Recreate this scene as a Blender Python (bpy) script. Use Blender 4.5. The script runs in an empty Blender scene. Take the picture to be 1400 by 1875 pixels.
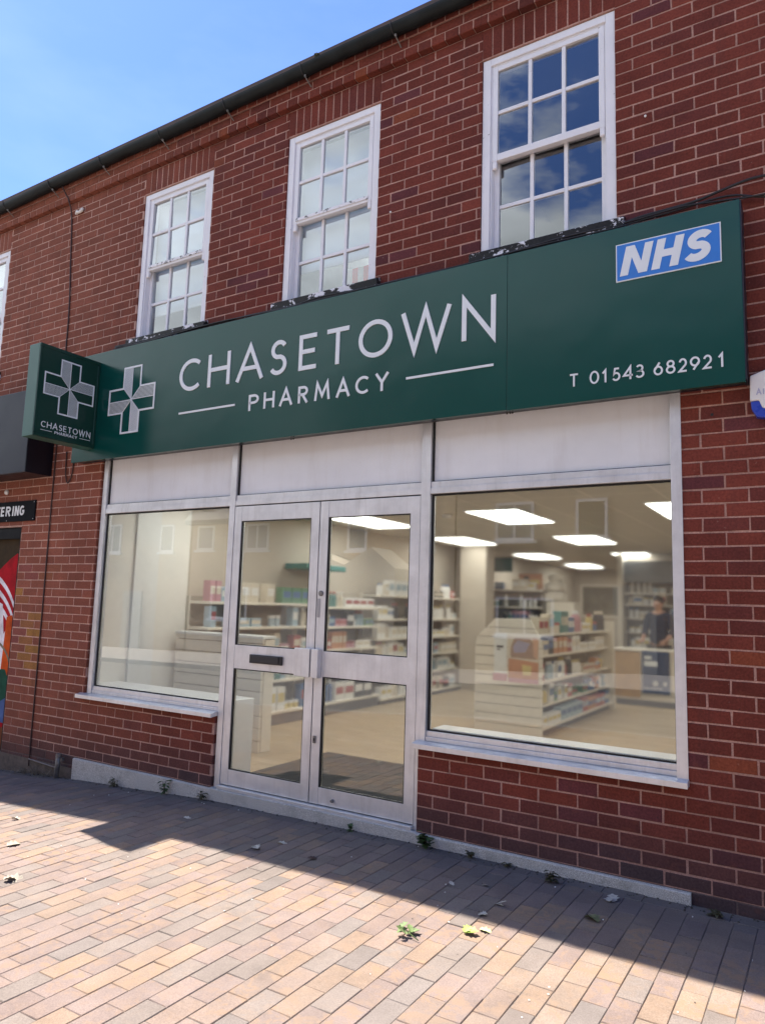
import bpy, bmesh, math, random
from mathutils import Vector, Matrix, noise

rnd = random.Random(7)
S = bpy.context.scene
COL = S.collection

# ------------------------------------------------------------------ camera
cam_data = bpy.data.cameras.new('camera')
cam = bpy.data.objects.new('camera', cam_data)
COL.objects.link(cam)
RM = ((0.8501882, -0.5249029, 0.0407061), (0.5256100, 0.8418039, -0.1228834), (0.0302353, 0.1258696, 0.9915860))
right = Vector((RM[0][0], RM[1][0], RM[2][0])); fwd = Vector((RM[0][1], RM[1][1], RM[2][1])); up = Vector((RM[0][2], RM[1][2], RM[2][2]))
CAMP = Vector((0.67387, -4.07116, 1.47934))
M = Matrix.Identity(4)
for i in range(3):
    M[i][0] = right[i]; M[i][1] = up[i]; M[i][2] = -fwd[i]; M[i][3] = CAMP[i]
cam.matrix_world = M
cam_data.sensor_fit = 'HORIZONTAL'
cam_data.sensor_width = 36.0
cam_data.lens = 1321.6 / 1400 * 36.0
cam_data.clip_start = 0.05
cam_data.clip_end = 500
S.camera = cam

# ------------------------------------------------------------------ light
TO_SUN = Vector((-0.563, 0.115, 1.0)).normalized()
SUN_EL = math.asin(TO_SUN.z)
SUN_AZ = math.atan2(TO_SUN.x, TO_SUN.y)
SKY_STRENGTH = 0.092
CLOUD = 10.0
EXPOSURE = 1.38
PANEL = 3.4
sun_data = bpy.data.lights.new('sun', 'SUN')
sun_data.energy = 5.0
sun_data.angle = math.radians(0.53)
sun_data.color = (1.0, 0.94, 0.86)
sun = bpy.data.objects.new('sun', sun_data)
COL.objects.link(sun)
sun.rotation_euler = (-TO_SUN).to_track_quat('-Z', 'Y').to_euler()

W = bpy.data.worlds.new('World')
S.world = W
W.use_nodes = True
wt = W.node_tree
for n_ in list(wt.nodes):
    wt.nodes.remove(n_)


def wn(t, **k):
    n = wt.nodes.new(t)
    for a, b in k.items():
        setattr(n, a, b)
    return n


w_out = wn('ShaderNodeOutputWorld'); w_bg = wn('ShaderNodeBackground')
w_bg.inputs['Strength'].default_value = SKY_STRENGTH
w_sky = wn('ShaderNodeTexSky', sky_type='NISHITA')
w_sky.sun_disc = False
w_sky.sun_elevation = SUN_EL
w_sky.sun_rotation = SUN_AZ
w_sky.altitude = 150
w_sky.air_density = 1.0
w_sky.dust_density = 0.35
w_sky.ozone_density = 2.2
w_geo = wn('ShaderNodeTexCoord')
w_sep = wn('ShaderNodeSeparateXYZ')
wt.links.new(w_geo.outputs['Generated'], w_sep.inputs[0])


def wmath(op, a, b=None, c=None, clamp=False):
    n = wn('ShaderNodeMath', operation=op, use_clamp=clamp)
    for i, v in enumerate((a, b, c)):
        if v is None:
            continue
        if isinstance(v, (int, float)):
            n.inputs[i].default_value = v
        else:
            wt.links.new(v, n.inputs[i])
    return n.outputs[0]


w_map = wn('ShaderNodeMapping')
w_map.inputs['Scale'].default_value = (1.0, 1.0, 2.6)
w_map.inputs['Location'].default_value = (0.37, 0.1, 0.25)
wt.links.new(w_geo.outputs['Generated'], w_map.inputs[0])
w_noi = wn('ShaderNodeTexNoise')
w_noi.inputs['Scale'].default_value = 3.1
w_noi.inputs['Detail'].default_value = 9
w_noi.inputs['Roughness'].default_value = 0.55
wt.links.new(w_map.outputs[0], w_noi.inputs['Vector'])
# the cloud bank stands low over the street side of the sky
low = wmath('MULTIPLY_ADD', w_sep.outputs['Z'], -5.0, 2.78)
west = wmath('MULTIPLY', w_sep.outputs['X'], -1.5)
dens = wmath('ADD', wmath('ADD', low, west), wmath('MULTIPLY_ADD', w_noi.outputs['Fac'], 5.0, -2.5))
side = wmath('MULTIPLY_ADD', w_sep.outputs['Y'], -3.0, 0.1, clamp=True)
fac = wmath('MULTIPLY', wmath('MULTIPLY_ADD', dens, 1.6, 0.0, clamp=True), side)
wisp = wmath('MULTIPLY', wmath('MULTIPLY_ADD', w_noi.outputs['Fac'], 1.6, -0.68, clamp=True), 0.14)
fac2 = wmath('MAXIMUM', fac, wisp)
w_noi2 = wn('ShaderNodeTexNoise')
w_noi2.inputs['Scale'].default_value = 5.5
w_noi2.inputs['Detail'].default_value = 6
wt.links.new(w_map.outputs[0], w_noi2.inputs['Vector'])
w_ramp = wn('ShaderNodeMapRange')
w_ramp.inputs['From Min'].default_value = 0.35; w_ramp.inputs['From Max'].default_value = 0.65
w_ramp.inputs['To Min'].default_value = CLOUD * 0.66; w_ramp.inputs['To Max'].default_value = CLOUD
wt.links.new(w_noi2.outputs['Fac'], w_ramp.inputs['Value'])
w_cc = wn('ShaderNodeCombineXYZ')
wt.links.new(wmath('MULTIPLY', w_ramp.outputs[0], 0.86), w_cc.inputs[0])
wt.links.new(wmath('MULTIPLY', w_ramp.outputs[0], 0.94), w_cc.inputs[1])
wt.links.new(w_ramp.outputs[0], w_cc.inputs[2])
w_mix = wn('ShaderNodeMixRGB')
wt.links.new(fac2, w_mix.inputs['Fac'])
w_tint = wn('ShaderNodeMixRGB', blend_type='MULTIPLY')
w_tint.inputs['Fac'].default_value = 1.0
w_tint.inputs['Color2'].default_value = (0.62, 0.77, 1.14, 1)
wt.links.new(w_sky.outputs[0], w_tint.inputs['Color1'])
wt.links.new(w_tint.outputs[0], w_mix.inputs['Color1'])
wt.links.new(w_cc.outputs[0], w_mix.inputs['Color2'])
wt.links.new(w_mix.outputs[0], w_bg.inputs['Color'])
wt.links.new(w_bg.outputs[0], w_out.inputs['Surface'])

S.view_settings.view_transform = 'Standard'
S.view_settings.look = 'None'
S.view_settings.exposure = EXPOSURE
S.view_settings.gamma = 1
S.view_settings.use_curve_mapping = False
S.render.engine = 'CYCLES'
S.cycles.use_denoising = True
S.cycles.max_bounces = 10
S.cycles.diffuse_bounces = 4
S.cycles.glossy_bounces = 5
S.cycles.transmission_bounces = 8
S.cycles.transparent_max_bounces = 12
S.cycles.sample_clamp_indirect = 6
S.cycles.caustics_reflective = False
S.cycles.caustics_refractive = True


# ------------------------------------------------------------------ mesh helpers
class MB:
    def __init__(self):
        self.v = []; self.f = []; self.m = []; self.c = []

    def add(self, pts, faces, mi=0, col=None):
        b = len(self.v)
        self.v += [tuple(p) for p in pts]
        for f in faces:
            self.f.append([b + i for i in f]); self.m.append(mi); self.c.append(col)
        return self

    def quad(self, a, b, c, d, mi=0, col=None):
        return self.add([a, b, c, d], [(0, 1, 2, 3)], mi, col)

    def box(self, x0, x1, y0, y1, z0, z1, mi=0, col=None):
        p = [(x0, y0, z0), (x1, y0, z0), (x1, y1, z0), (x0, y1, z0), (x0, y0, z1), (x1, y0, z1), (x1, y1, z1), (x0, y1, z1)]
        return self.add(p, [(0, 3, 2, 1), (4, 5, 6, 7), (0, 1, 5, 4), (1, 2, 6, 5), (2, 3, 7, 6), (3, 0, 4, 7)], mi, col)

    def prism(self, poly, fn, d0, d1, mi=0, col=None):
        """poly: list of 2D points (counter-clockwise seen from the front); fn(u, v, d) -> 3D."""
        n = len(poly)
        p = [fn(u, v, d0) for u, v in poly] + [fn(u, v, d1) for u, v in poly]
        fs = [tuple(range(n)), tuple(range(2 * n - 1, n - 1, -1))]
        fs += [(i, i + n, (i + 1) % n + n, (i + 1) % n) for i in range(n)]
        return self.add(p, fs, mi, col)

    def tube(self, pts, r, n=8, mi=0, col=None, cap=True):
        pts = [Vector(p) for p in pts]
        rs = r if isinstance(r, (list, tuple)) else [r] * len(pts)
        rings = []
        prev = None
        for i, p in enumerate(pts):
            t = (pts[min(i + 1, len(pts) - 1)] - pts[max(i - 1, 0)]).normalized()
            a = prev if prev is not None else (Vector((0, 0, 1)) if abs(t.z) < 0.9 else Vector((1, 0, 0)))
            u = (a - t * a.dot(t)).normalized(); prev = u
            w = t.cross(u)
            rings.append([p + (u * math.cos(2 * math.pi * k / n) + w * math.sin(2 * math.pi * k / n)) * rs[i] for k in range(n)])
        vs = [q for rg in rings for q in rg]
        fs = []
        for i in range(len(pts) - 1):
            for k in range(n):
                k2 = (k + 1) % n
                fs.append((i * n + k, i * n + k2, (i + 1) * n + k2, (i + 1) * n + k))
        if cap:
            fs.append(tuple(range(n - 1, -1, -1))); fs.append(tuple(range((len(pts) - 1) * n, len(pts) * n)))
        return self.add(vs, fs, mi, col)

    def lathe(self, prof, n=16, o=(0, 0, 0), mi=0, col=None, axis='z'):
        vs = []
        for r, h in prof:
            for k in range(n):
                a = 2 * math.pi * k / n
                if axis == 'z':
                    vs.append((o[0] + r * math.cos(a), o[1] + r * math.sin(a), o[2] + h))
                else:
                    vs.append((o[0] + r * math.cos(a), o[1] + h, o[2] + r * math.sin(a)))
        fs = []
        for i in range(len(prof) - 1):
            for k in range(n):
                k2 = (k + 1) % n
                fs.append((i * n + k, i * n + k2, (i + 1) * n + k2, (i + 1) * n + k))
        fs.append(tuple(range(n - 1, -1, -1))); fs.append(tuple(range((len(prof) - 1) * n, len(prof) * n)))
        return self.add(vs, fs, mi, col)

    def build(self, name, mats, parent=None, bevel=0, smooth=False, seg=2, weld=False):
        me = bpy.data.meshes.new(name)
        me.from_pydata(self.v, [], self.f)
        if not isinstance(mats, (list, tuple)):
            mats = [mats]
        for m in mats:
            me.materials.append(m)
        me.polygons.foreach_set('material_index', self.m)
        if any(c is not None for c in self.c):
            ca = me.color_attributes.new('Col', 'FLOAT_COLOR', 'CORNER')
            buf = []
            for p, c in zip(me.polygons, self.c):
                c = c or (1, 1, 1)
                buf += (list(c[:3]) + [1.0]) * p.loop_total
            ca.data.foreach_set('color', buf)
        if smooth:
            me.polygons.foreach_set('use_smooth', [True] * len(me.polygons))
        bm = bmesh.new(); bm.from_mesh(me)
        if weld:
            bmesh.ops.remove_doubles(bm, verts=bm.verts, dist=1e-5)
        if not getattr(self, 'keep', False):
            bmesh.ops.recalc_face_normals(bm, faces=bm.faces)
        bm.to_mesh(me); bm.free()
        me.update()
        o = bpy.data.objects.new(name, me)
        COL.objects.link(o)
        if bevel:
            b = o.modifiers.new('edge', 'BEVEL'); b.width = bevel; b.segments = seg; b.limit_method = 'ANGLE'
            b.angle_limit = math.radians(40)
        if parent is not None:
            attach(o, parent)
        return o


def attach(o, parent):
    o.parent = parent
    if parent.parent is None:
        o.matrix_parent_inverse = Matrix.Translation(-parent.location)


def empty(name, loc):
    o = bpy.data.objects.new(name, None)
    o.empty_display_size = 0.1
    COL.objects.link(o)
    o.location = loc
    return o


def tag(o, label=None, cat=None, group=None, kind=None):
    if label: o['label'] = label
    if cat: o['category'] = cat
    if group: o['group'] = group
    if kind: o['kind'] = kind
    return o


def thing(name, label, cat, loc, group=None):
    return tag(empty(name, loc), label, cat, group)


# ------------------------------------------------------------------ material helpers
class NT:
    def __init__(self, name):
        self.m = bpy.data.materials.new(name)
        self.m.use_nodes = True
        self.t = self.m.node_tree
        for n in list(self.t.nodes):
            self.t.nodes.remove(n)
        self.out = self.n('ShaderNodeOutputMaterial')

    def n(self, t, **k):
        nd = self.t.nodes.new(t)
        for a, b in k.items():
            if a.startswith('i_'):
                nd.inputs[a[2:].replace('_', ' ')].default_value = b
            else:
                setattr(nd, a, b)
        return nd

    def l(self, a, b):
        self.t.links.new(a, b)

    def math(self, op, a, b=None, c=None, clamp=False):
        n = self.n('ShaderNodeMath', operation=op, use_clamp=clamp)
        for i, v in enumerate((a, b, c)):
            if v is None: continue
            if isinstance(v, (int, float)): n.inputs[i].default_value = v
            else: self.l(v, n.inputs[i])
        return n.outputs[0]

    def mix(self, f, a, b, blend='MIX'):
        n = self.n('ShaderNodeMixRGB', blend_type=blend)
        for nm, v in (('Fac', f), ('Color1', a), ('Color2', b)):
            if isinstance(v, (int, float)): n.inputs[nm].default_value = v
            elif isinstance(v, tuple): n.inputs[nm].default_value = v if len(v) == 4 else (*v, 1)
            else: self.l(v, n.inputs[nm])
        return n.outputs[0]

    def noise(self, scale, detail=4, rough=0.55, vec=None, dist=0.0):
        n = self.n('ShaderNodeTexNoise')
        n.inputs['Scale'].default_value = scale; n.inputs['Detail'].default_value = detail
        n.inputs['Roughness'].default_value = rough; n.inputs['Distortion'].default_value = dist
        if vec is not None: self.l(vec, n.inputs['Vector'])
        return n.outputs['Fac']

    def obj(self, scale=(1, 1, 1), loc=(0, 0, 0)):
        c = self.n('ShaderNodeTexCoord'); m = self.n('ShaderNodeMapping')
        m.inputs['Scale'].default_value = scale; m.inputs['Location'].default_value = loc
        self.l(c.outputs['Object'], m.inputs[0])
        return m.outputs[0]

    def ramp(self, v, lo, hi, a=0.0, b=1.0):
        n = self.n('ShaderNodeMapRange')
        n.inputs['From Min'].default_value = lo; n.inputs['From Max'].default_value = hi
        n.inputs['To Min'].default_value = a; n.inputs['To Max'].default_value = b
        self.l(v, n.inputs['Value'])
        return n.outputs[0]

    def principled(self, col=(0.5, 0.5, 0.5), rough=0.5, metal=0.0, spec=0.5, bump=None, bstr=0.2, bdist=0.002):
        p = self.n('ShaderNodeBsdfPrincipled')
        if isinstance(col, tuple): p.inputs['Base Color'].default_value = (*col[:3], 1)
        else: self.l(col, p.inputs['Base Color'])
        for nm, v in (('Roughness', rough), ('Metallic', metal), ('Specular IOR Level', spec)):
            if isinstance(v, (int, float)): p.inputs[nm].default_value = v
            else: self.l(v, p.inputs[nm])
        if bump is not None:
            b = self.n('ShaderNodeBump'); b.inputs['Strength'].default_value = bstr; b.inputs['Distance'].default_value = bdist
            self.l(bump, b.inputs['Height']); self.l(b.outputs[0], p.inputs['Normal'])
        self.l(p.outputs[0], self.out.inputs['Surface'])
        return p


def simple(name, col, rough=0.5, metal=0.0, spec=0.5, var=0.08, nscale=12, bump=0.0):
    t = NT(name)
    nz = t.noise(nscale, 5, 0.6, t.obj())
    c = t.mix(1.0, col, t.ramp_col(nz, var) if False else _grey(t, nz, var), 'MULTIPLY')
    r = t.ramp(nz, 0.3, 0.7, max(0.02, rough - 0.07), min(1, rough + 0.07))
    t.principled(c, r, metal, spec, bump=nz if bump else None, bstr=bump)
    return t.m


def _grey(t, v, var):
    r = t.ramp(v, 0.3, 0.7, 1 - var, 1 + var)
    cmb = t.n('ShaderNodeCombineXYZ')
    for i in range(3): t.l(r, cmb.inputs[i])
    return cmb.outputs[0]


def attr_mat(name, rough=0.9, spec=0.2, nscale=60, var=0.25, bump=0.35, bdist=0.002, patch=None):
    t = NT(name)
    a = t.n('ShaderNodeAttribute', attribute_name='Col')
    co = t.obj()
    n1 = t.noise(nscale, 6, 0.65, co)
    n2 = t.noise(6.0, 4, 0.6, co)
    c = t.mix(1.0, a.outputs['Color'], _grey(t, n1, var), 'MULTIPLY')
    c = t.mix(1.0, c, _grey(t, n2, 0.12), 'MULTIPLY')
    if patch:
        c = patch(t, c, co)
    t.principled(c, rough, 0, spec, bump=n1, bstr=bump, bdist=bdist)
    return t.m


def brick_patch(t, c, co):
    big = t.noise(0.9, 5, 0.6, t.obj(scale=(1, 1, 0.8), loc=(5, 2, 8)))
    c = t.mix(1.0, c, _grey(t, big, 0.16), 'MULTIPLY')
    run = t.ramp(t.noise(4.0, 4, 0.6, t.obj(scale=(2.2, 1, 0.16), loc=(2, 2, 2))), 0.56, 0.74, 0, 0.38)
    c = t.mix(run, c, (0.075, 0.030, 0.026))
    # old lime bloom, rust-orange kiln marks and a few pale specks of paint
    k = t.ramp(t.noise(9, 5, 0.6, t.obj(scale=(1, 1, 2.2), loc=(3, 0, 1))), 0.58, 0.75, 0, 0.35)
    c = t.mix(k, c, (0.21, 0.068, 0.04))
    k2 = t.ramp(t.noise(34, 3, 0.5, t.obj(loc=(7, 2, 0))), 0.70, 0.76, 0, 0.30)
    c = t.mix(k2, c, (0.42, 0.30, 0.26))
    k3 = t.ramp(t.noise(48, 2, 0.4, t.obj(loc=(1, 9, 4))), 0.72, 0.78, 0, 0.6)
    c = t.mix(k3, c, (0.05, 0.03, 0.03))
    return c


def paver_patch(t, c, co):
    k = t.ramp(t.noise(17, 5, 0.65, t.obj(loc=(4, 1, 0)), 0.6), 0.48, 0.56, 0, 0.75)
    at = t.n('ShaderNodeAttribute', attribute_name='Col'); sp_ = t.n('ShaderNodeSeparateColor'); t.l(at.outputs['Color'], sp_.inputs[0])
    warm = t.ramp(t.math('SUBTRACT', sp_.outputs[0], sp_.outputs[2]), 0.055, 0.075, 0, 1)
    g3 = t.noise(320, 3, 0.6, t.obj(loc=(2, 5, 0)))
    c = t.mix(1.0, c, _grey(t, g3, 0.16), 'MULTIPLY')
    k = t.math('MULTIPLY', k, t.math('MULTIPLY', warm, t.ramp(t.noise(2.6, 3, 0.5, t.obj(loc=(1, 8, 0))), 0.42, 0.58, 0.25, 1.0)), clamp=True)
    c = t.mix(k, c, (0.285, 0.190, 0.122))
    k2 = t.ramp(t.noise(120, 3, 0.5, co), 0.62, 0.70, 0, 0.28)
    c = t.mix(k2, c, (0.28, 0.235, 0.20))
    k5 = t.ramp(t.noise(7.5, 4, 0.6, t.obj(loc=(6, 2, 0))), 0.64, 0.74, 0, 0.45)
    c = t.mix(k5, c, (0.11, 0.095, 0.085))
    k4 = t.ramp(t.noise(1.3, 4, 0.6, t.obj(loc=(9, 3, 0))), 0.45, 0.7, 0, 0.35)
    c = t.mix(k4, c, (0.20, 0.165, 0.145))
    return c


def mortar_patch(t, c, co):
    k = t.ramp(t.noise(2.3, 5, 0.65, t.obj(loc=(8, 1, 3))), 0.48, 0.68, 0, 0.6)
    c = t.mix(k, c, (0.24, 0.13, 0.10))
    k = t.ramp(t.noise(16, 4, 0.6, t.obj(loc=(3, 8, 1))), 0.60, 0.70, 0, 0.6)
    return t.mix(k, c, (0.16, 0.095, 0.08))


M_brick = attr_mat('brick_face', 0.88, 0.22, 80, 0.30, 0.5, 0.002, brick_patch)
M_mortar = attr_mat('mortar', 0.95, 0.1, 130, 0.34, 0.7, 0.002, mortar_patch)
M_paver = attr_mat('clay_paver', 0.92, 0.12, 150, 0.20, 0.35, 0.0012, paver_patch)
M_grit = simple('joint_grit', (0.15, 0.125, 0.105), 0.95, var=0.5, nscale=80)


def m_alu():
    t = NT('anodised_aluminium')
    co = t.obj(scale=(1, 1, 1))
    n1 = t.noise(5, 6, 0.65, co)
    n2 = t.noise(90, 4, 0.6, co)
    dirt = t.ramp(t.noise(38, 5, 0.7, t.obj(loc=(2, 0, 5))), 0.68, 0.76, 0, 0.5)
    c = t.mix(1.0, (0.69, 0.69, 0.705), _grey(t, n1, 0.13), 'MULTIPLY')
    streak = t.ramp(t.noise(9, 5, 0.65, t.obj(scale=(3, 3, 0.22), loc=(1, 3, 0))), 0.5, 0.72, 0, 0.30)
    c = t.mix(streak, c, (0.42, 0.40, 0.385))
    c = t.mix(dirt, c, (0.22, 0.20, 0.18))
    t.principled(c, t.ramp(n2, 0.3, 0.7, 0.34, 0.48), 0.55, 0.5)
    return t.m


M_alu = m_alu()
M_alu_dark = simple('dull_aluminium_return', (0.36, 0.36, 0.38), 0.45, 0.5)
M_gasket = simple('black_gasket', (0.012, 0.012, 0.013), 0.6)
M_blackplastic = simple('black_plastic', (0.016, 0.016, 0.02), 0.38, spec=0.5)
M_gutter = simple('weathered_black_gutter', (0.011, 0.014, 0.015), 0.5, spec=0.2, var=0.45, nscale=7)
M_steel = simple('galvanised_steel', (0.20, 0.19, 0.18), 0.5, 0.6, var=0.3, nscale=30)
M_cable = simple('black_cable_sheath', (0.018, 0.016, 0.017), 0.55)
M_cable_brown = simple('brown_cable_sheath', (0.045, 0.018, 0.015), 0.6)


def m_spandrel():
    t = NT('white_spandrel_panel')
    n1 = t.noise(2.2, 4, 0.6, t.obj(scale=(1, 1, 1.6)))
    n2 = t.noise(46, 5, 0.7, t.obj(loc=(1, 4, 2)))
    c = t.mix(t.ramp(n2, 0.69, 0.76, 0, 0.5), (0.755, 0.765, 0.79), (0.35, 0.33, 0.32))
    sk = t.ramp(t.noise(5, 5, 0.65, t.obj(scale=(2.5, 1, 0.35), loc=(3, 1, 0))), 0.5, 0.75, 0, 0.25)
    c = t.mix(sk, c, (0.55, 0.52, 0.50))
    c = t.mix(1.0, c, _grey(t, n1, 0.05), 'MULTIPLY')
    t.principled(c, t.ramp(n1, 0.3, 0.7, 0.28, 0.42), 0.0, 0.5)
    return t.m


M_spandrel = m_spandrel()


def m_sign_green(name, col, rough):
    t = NT(name)
    n1 = t.noise(1.2, 3, 0.5, t.obj())
    n2 = t.noise(60, 4, 0.6, t.obj(loc=(5, 1, 1)))
    c = t.mix(1.0, col, _grey(t, n1, 0.06), 'MULTIPLY')
    p = t.principled(c, t.ramp(n1, 0.3, 0.7, rough - 0.02, rough + 0.03), 0.0, 0.38, bump=t.noise(1.7, 2, 0.5, t.obj(loc=(2, 7, 3))), bstr=0.25, bdist=0.03)
    p.inputs['Coat Weight'].default_value = 0.0
    p.inputs['Coat Roughness'].default_value = 0.16
    return t.m


M_green = m_sign_green('sign_green_enamel', (0.0010, 0.056, 0.046), 0.20)
M_green_shaded = m_sign_green('sign_green_shaded_face', (0.008, 0.040, 0.028), 0.26)  # darker green for the side face: its shade is in the colour
M_green_skylit = m_sign_green('sign_green_skylit_edge', (0.030, 0.105, 0.085), 0.32)  # paler green for the street edge: sky light painted into the colour
M_black_end = simple('sign_black_end', (0.010, 0.012, 0.022), 0.4)
M_letter = simple('white_lettering', (0.74, 0.77, 0.79), 0.4, var=0.03)
M_nhs = simple('blue_badge', (0.028, 0.185, 0.60), 0.35, var=0.04)
M_grey_sign = simple('slate_grey_sign_face', (0.016, 0.017, 0.028), 0.38, spec=0.22, var=0.06, nscale=3)
M_navy_end = simple('navy_black_sign_end', (0.006, 0.007, 0.014), 0.35)
M_plate = simple('black_plate', (0.010, 0.011, 0.014), 0.65, spec=0.04)
M_white_plastic = simple('white_plastic', (0.74, 0.72, 0.70), 0.35, var=0.04)
M_alarm_blue = simple('blue_plastic', (0.02, 0.055, 0.42), 0.3, var=0.05)
M_alarm_text = simple('grey_print', (0.42, 0.41, 0.55), 0.5)


def m_paint(name, peel, scale=26, under=(0.035, 0.032, 0.03), under2=(0.16, 0.15, 0.14), spec=0.45):
    t = NT(name)
    n1 = t.noise(scale, 6, 0.7, t.obj(scale=(1, 1, 1.5)))
    n2 = t.noise(4, 4, 0.6, t.obj())
    c = t.mix(1.0, (0.78, 0.77, 0.80), _grey(t, n2, 0.05), 'MULTIPLY')
    k = t.ramp(n1, peel, peel + 0.02, 0, 1)
    c = t.mix(k, c, t.mix(t.noise(70, 3, 0.5, t.obj()), under, under2))
    h = t.math('SUBTRACT', 1.0, k)
    t.principled(c, t.ramp(n1, 0.3, 0.7, 0.35, 0.5), 0.0, spec, bump=h, bstr=0.6, bdist=0.001)
    return t.m


M_paint = m_paint('white_gloss_paint', 0.685)
M_paint_worn = m_paint('peeling_white_paint', 0.54, 19)
M_sill_black = m_paint('flaked_sill', 0.435, 10, (0.008, 0.008, 0.009), (0.04, 0.038, 0.036), 0.15)


def m_concrete():
    t = NT('pale_concrete')
    co = t.obj()
    n1 = t.noise(260, 4, 0.6, co); n2 = t.noise(9, 5, 0.65, co)
    c = t.mix(t.ramp(n1, 0.42, 0.6), (0.34, 0.32, 0.29), (0.68, 0.655, 0.61))
    c = t.mix(t.ramp(n2, 0.5, 0.75, 0, 0.5), c, (0.20, 0.185, 0.16))
    t.principled(c, 0.9, 0, 0.2, bump=n1, bstr=0.5, bdist=0.002)
    return t.m


M_concrete = m_concrete()


def m_glass(name, rr, refl=1.0, grough=0.0, tint=(1, 1, 1), ior=1.05, boost=1.5):
    """Pane material: a sharp street reflection over a slightly softened view inside."""
    t = NT(name)
    fr = t.n('ShaderNodeFresnel'); fr.inputs['IOR'].default_value = 1.5
    gl = t.n('ShaderNodeBsdfGlossy'); gl.inputs['Roughness'].default_value = grough
    geo = t.n('ShaderNodeNewGeometry')
    front = t.math('SUBTRACT', 1.0, geo.outputs['Backfacing'])
    f = t.math('MULTIPLY', t.math('MULTIPLY', fr.outputs[0], boost), front, clamp=True)
    if rr > 0:
        rf = t.n('ShaderNodeBsdfRefraction', distribution='BECKMANN')
        rf.inputs['IOR'].default_value = ior; rf.inputs['Roughness'].default_value = rr
        rf.inputs['Color'].default_value = (*tint, 1)
    else:
        rf = t.n('ShaderNodeBsdfTransparent'); rf.inputs['Color'].default_value = (*tint, 1)
    mx = t.n('ShaderNodeMixShader')
    t.l(f, mx.inputs[0]); t.l(rf.outputs[0], mx.inputs[1]); t.l(gl.outputs[0], mx.inputs[2])
    t.l(mx.outputs[0], t.out.inputs['Surface'])
    return t.m


M_glass_shop = m_glass('shop_glass', 0.20, grough=0.016, tint=(0.91, 0.935, 0.93), boost=3.9)
M_glass_up = m_glass('old_sash_glass', 0.0, grough=0.003, tint=(0.95, 0.97, 0.98), boost=5.2)

# ------------------------------------------------------------------ ground profile
GZ = [(-30, -0.55), (-9, -0.24), (-5.96, -0.150), (-4.885, -0.078), (-3.28, 0.012), (-1.5, 0.036), (0.0, 0.041), (3, 0.06), (30, 0.3)]


def gz(x):
    for (a, za), (b, zb) in zip(GZ, GZ[1:]):
        if a <= x <= b:
            return za + (zb - za) * (x - a) / (b - a)
    return GZ[0][1] if x < GZ[0][0] else GZ[-1][1]


# ------------------------------------------------------------------ brick wall
CH = 0.075; HB = 0.111218; HALF_M = 0.0047
WX0, WX1 = -11.0, 4.5
OPEN = [  # x0, x1, z0, z1
    (-4.835, 0.0, 0.612, 2.76), (-3.285, -1.553, -1, 0.62),
    (-4.53, -3.665, 3.66, 5.35), (-2.848, -1.988, 3.66, 5.35), (-1.182, -0.310, 3.66, 5.35), (-7.52, -6.655, 3.66, 5.35),
    (-9.6, -5.98, -1, 2.112)]
MURALX = -5.98


def cut(x0, x1, z0, z1):
    segs = [(x0, x1)]
    for a, b, c, d in OPEN:
        if c < z1 - 0.012 and d > z0 + 0.012:
            ns = []
            for s, e in segs:
                if e <= a or s >= b: ns.append((s, e)); continue
                if s < a: ns.append((s, a))
                if e > b: ns.append((b, e))
            segs = ns
    return [(s, e) for s, e in segs if e - s > 0.018]


def lerp3(a, b, t):
    return tuple(a[i] + (b[i] - a[i]) * t for i in range(3))


def brick_colour(x, z, r):
    base = (0.150, 0.0345, 0.0235)
    k = r.random()
    if k < 0.20: c = (0.112, 0.030, 0.026)
    elif k < 0.30: c = (0.135, 0.032, 0.023)
    elif k < 0.38: c = (0.190, 0.045, 0.030)
    elif k < 0.395: c = (0.235, 0.062, 0.028)
    elif k < 0.44: c = (0.090, 0.030, 0.040)
    else: c = base
    c = lerp3(c, base, 0.35)
    v = r.uniform(0.88, 1.13)
    c = tuple(q * v for q in c)
    # bricks turn paler and more orange towards the left
    t = max(0, min(1, (-3.2 - x) / 2.2)) * 0.9
    c = lerp3(c, (0.240 * v, 0.082 * v, 0.052 * v), t)
    # splash dirt on the lowest courses
    d = max(0, min(1, (0.40 - (z - gz(x) * 0.6)) / 0.30))
    c = lerp3(c, (0.062, 0.047, 0.050), d * r.uniform(0.6, 0.95))
    # yellow and magenta overspray beside the painted shopfront
    if x < -5.3 and 0.6 < z < 1.75:
        g = noise.noise(Vector((x * 3.1, 0, z * 2.6)))
        w = max(0, 1 - abs(x + 5.85) / 0.55)
        if g > 0.22: c = lerp3(c, (0.40, 0.23, 0.04), min(0.5, (g - 0.15) * 1.8 * w))
        elif g < -0.1: c = lerp3(c, (0.22, 0.06, 0.08), min(0.45, -g * 1.1 * w))
    return c


def add_brick(mb, x0, x1, z0, z1, yf, yb, col, r, ch=0.0030, j=0.0017):
    def jj(): return r.uniform(-j, j)
    y = yf + r.uniform(-0.0009, 0.0009)
    o = [(x0 + jj(), z0 + jj()), (x1 + jj(), z0 + jj()), (x1 + jj(), z1 + jj()), (x0 + jj(), z1 + jj())]
    s = [(ch, ch), (-ch, ch), (-ch, -ch), (ch, -ch)]
    P = [(p[0] + q[0], y, p[1] + q[1]) for p, q in zip(o, s)]
    P += [(p[0], y + ch, p[1]) for p in o]
    P += [(p[0], yb, p[1]) for p in o]
    fs = [(0, 1, 2, 3)]
    for i in range(4):
        k = (i + 1) % 4
        fs.append((4 + i, 4 + k, k, i)); fs.append((8 + i, 8 + k, 4 + k, 4 + i))
    mb.add(P, fs, 0, col)


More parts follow.
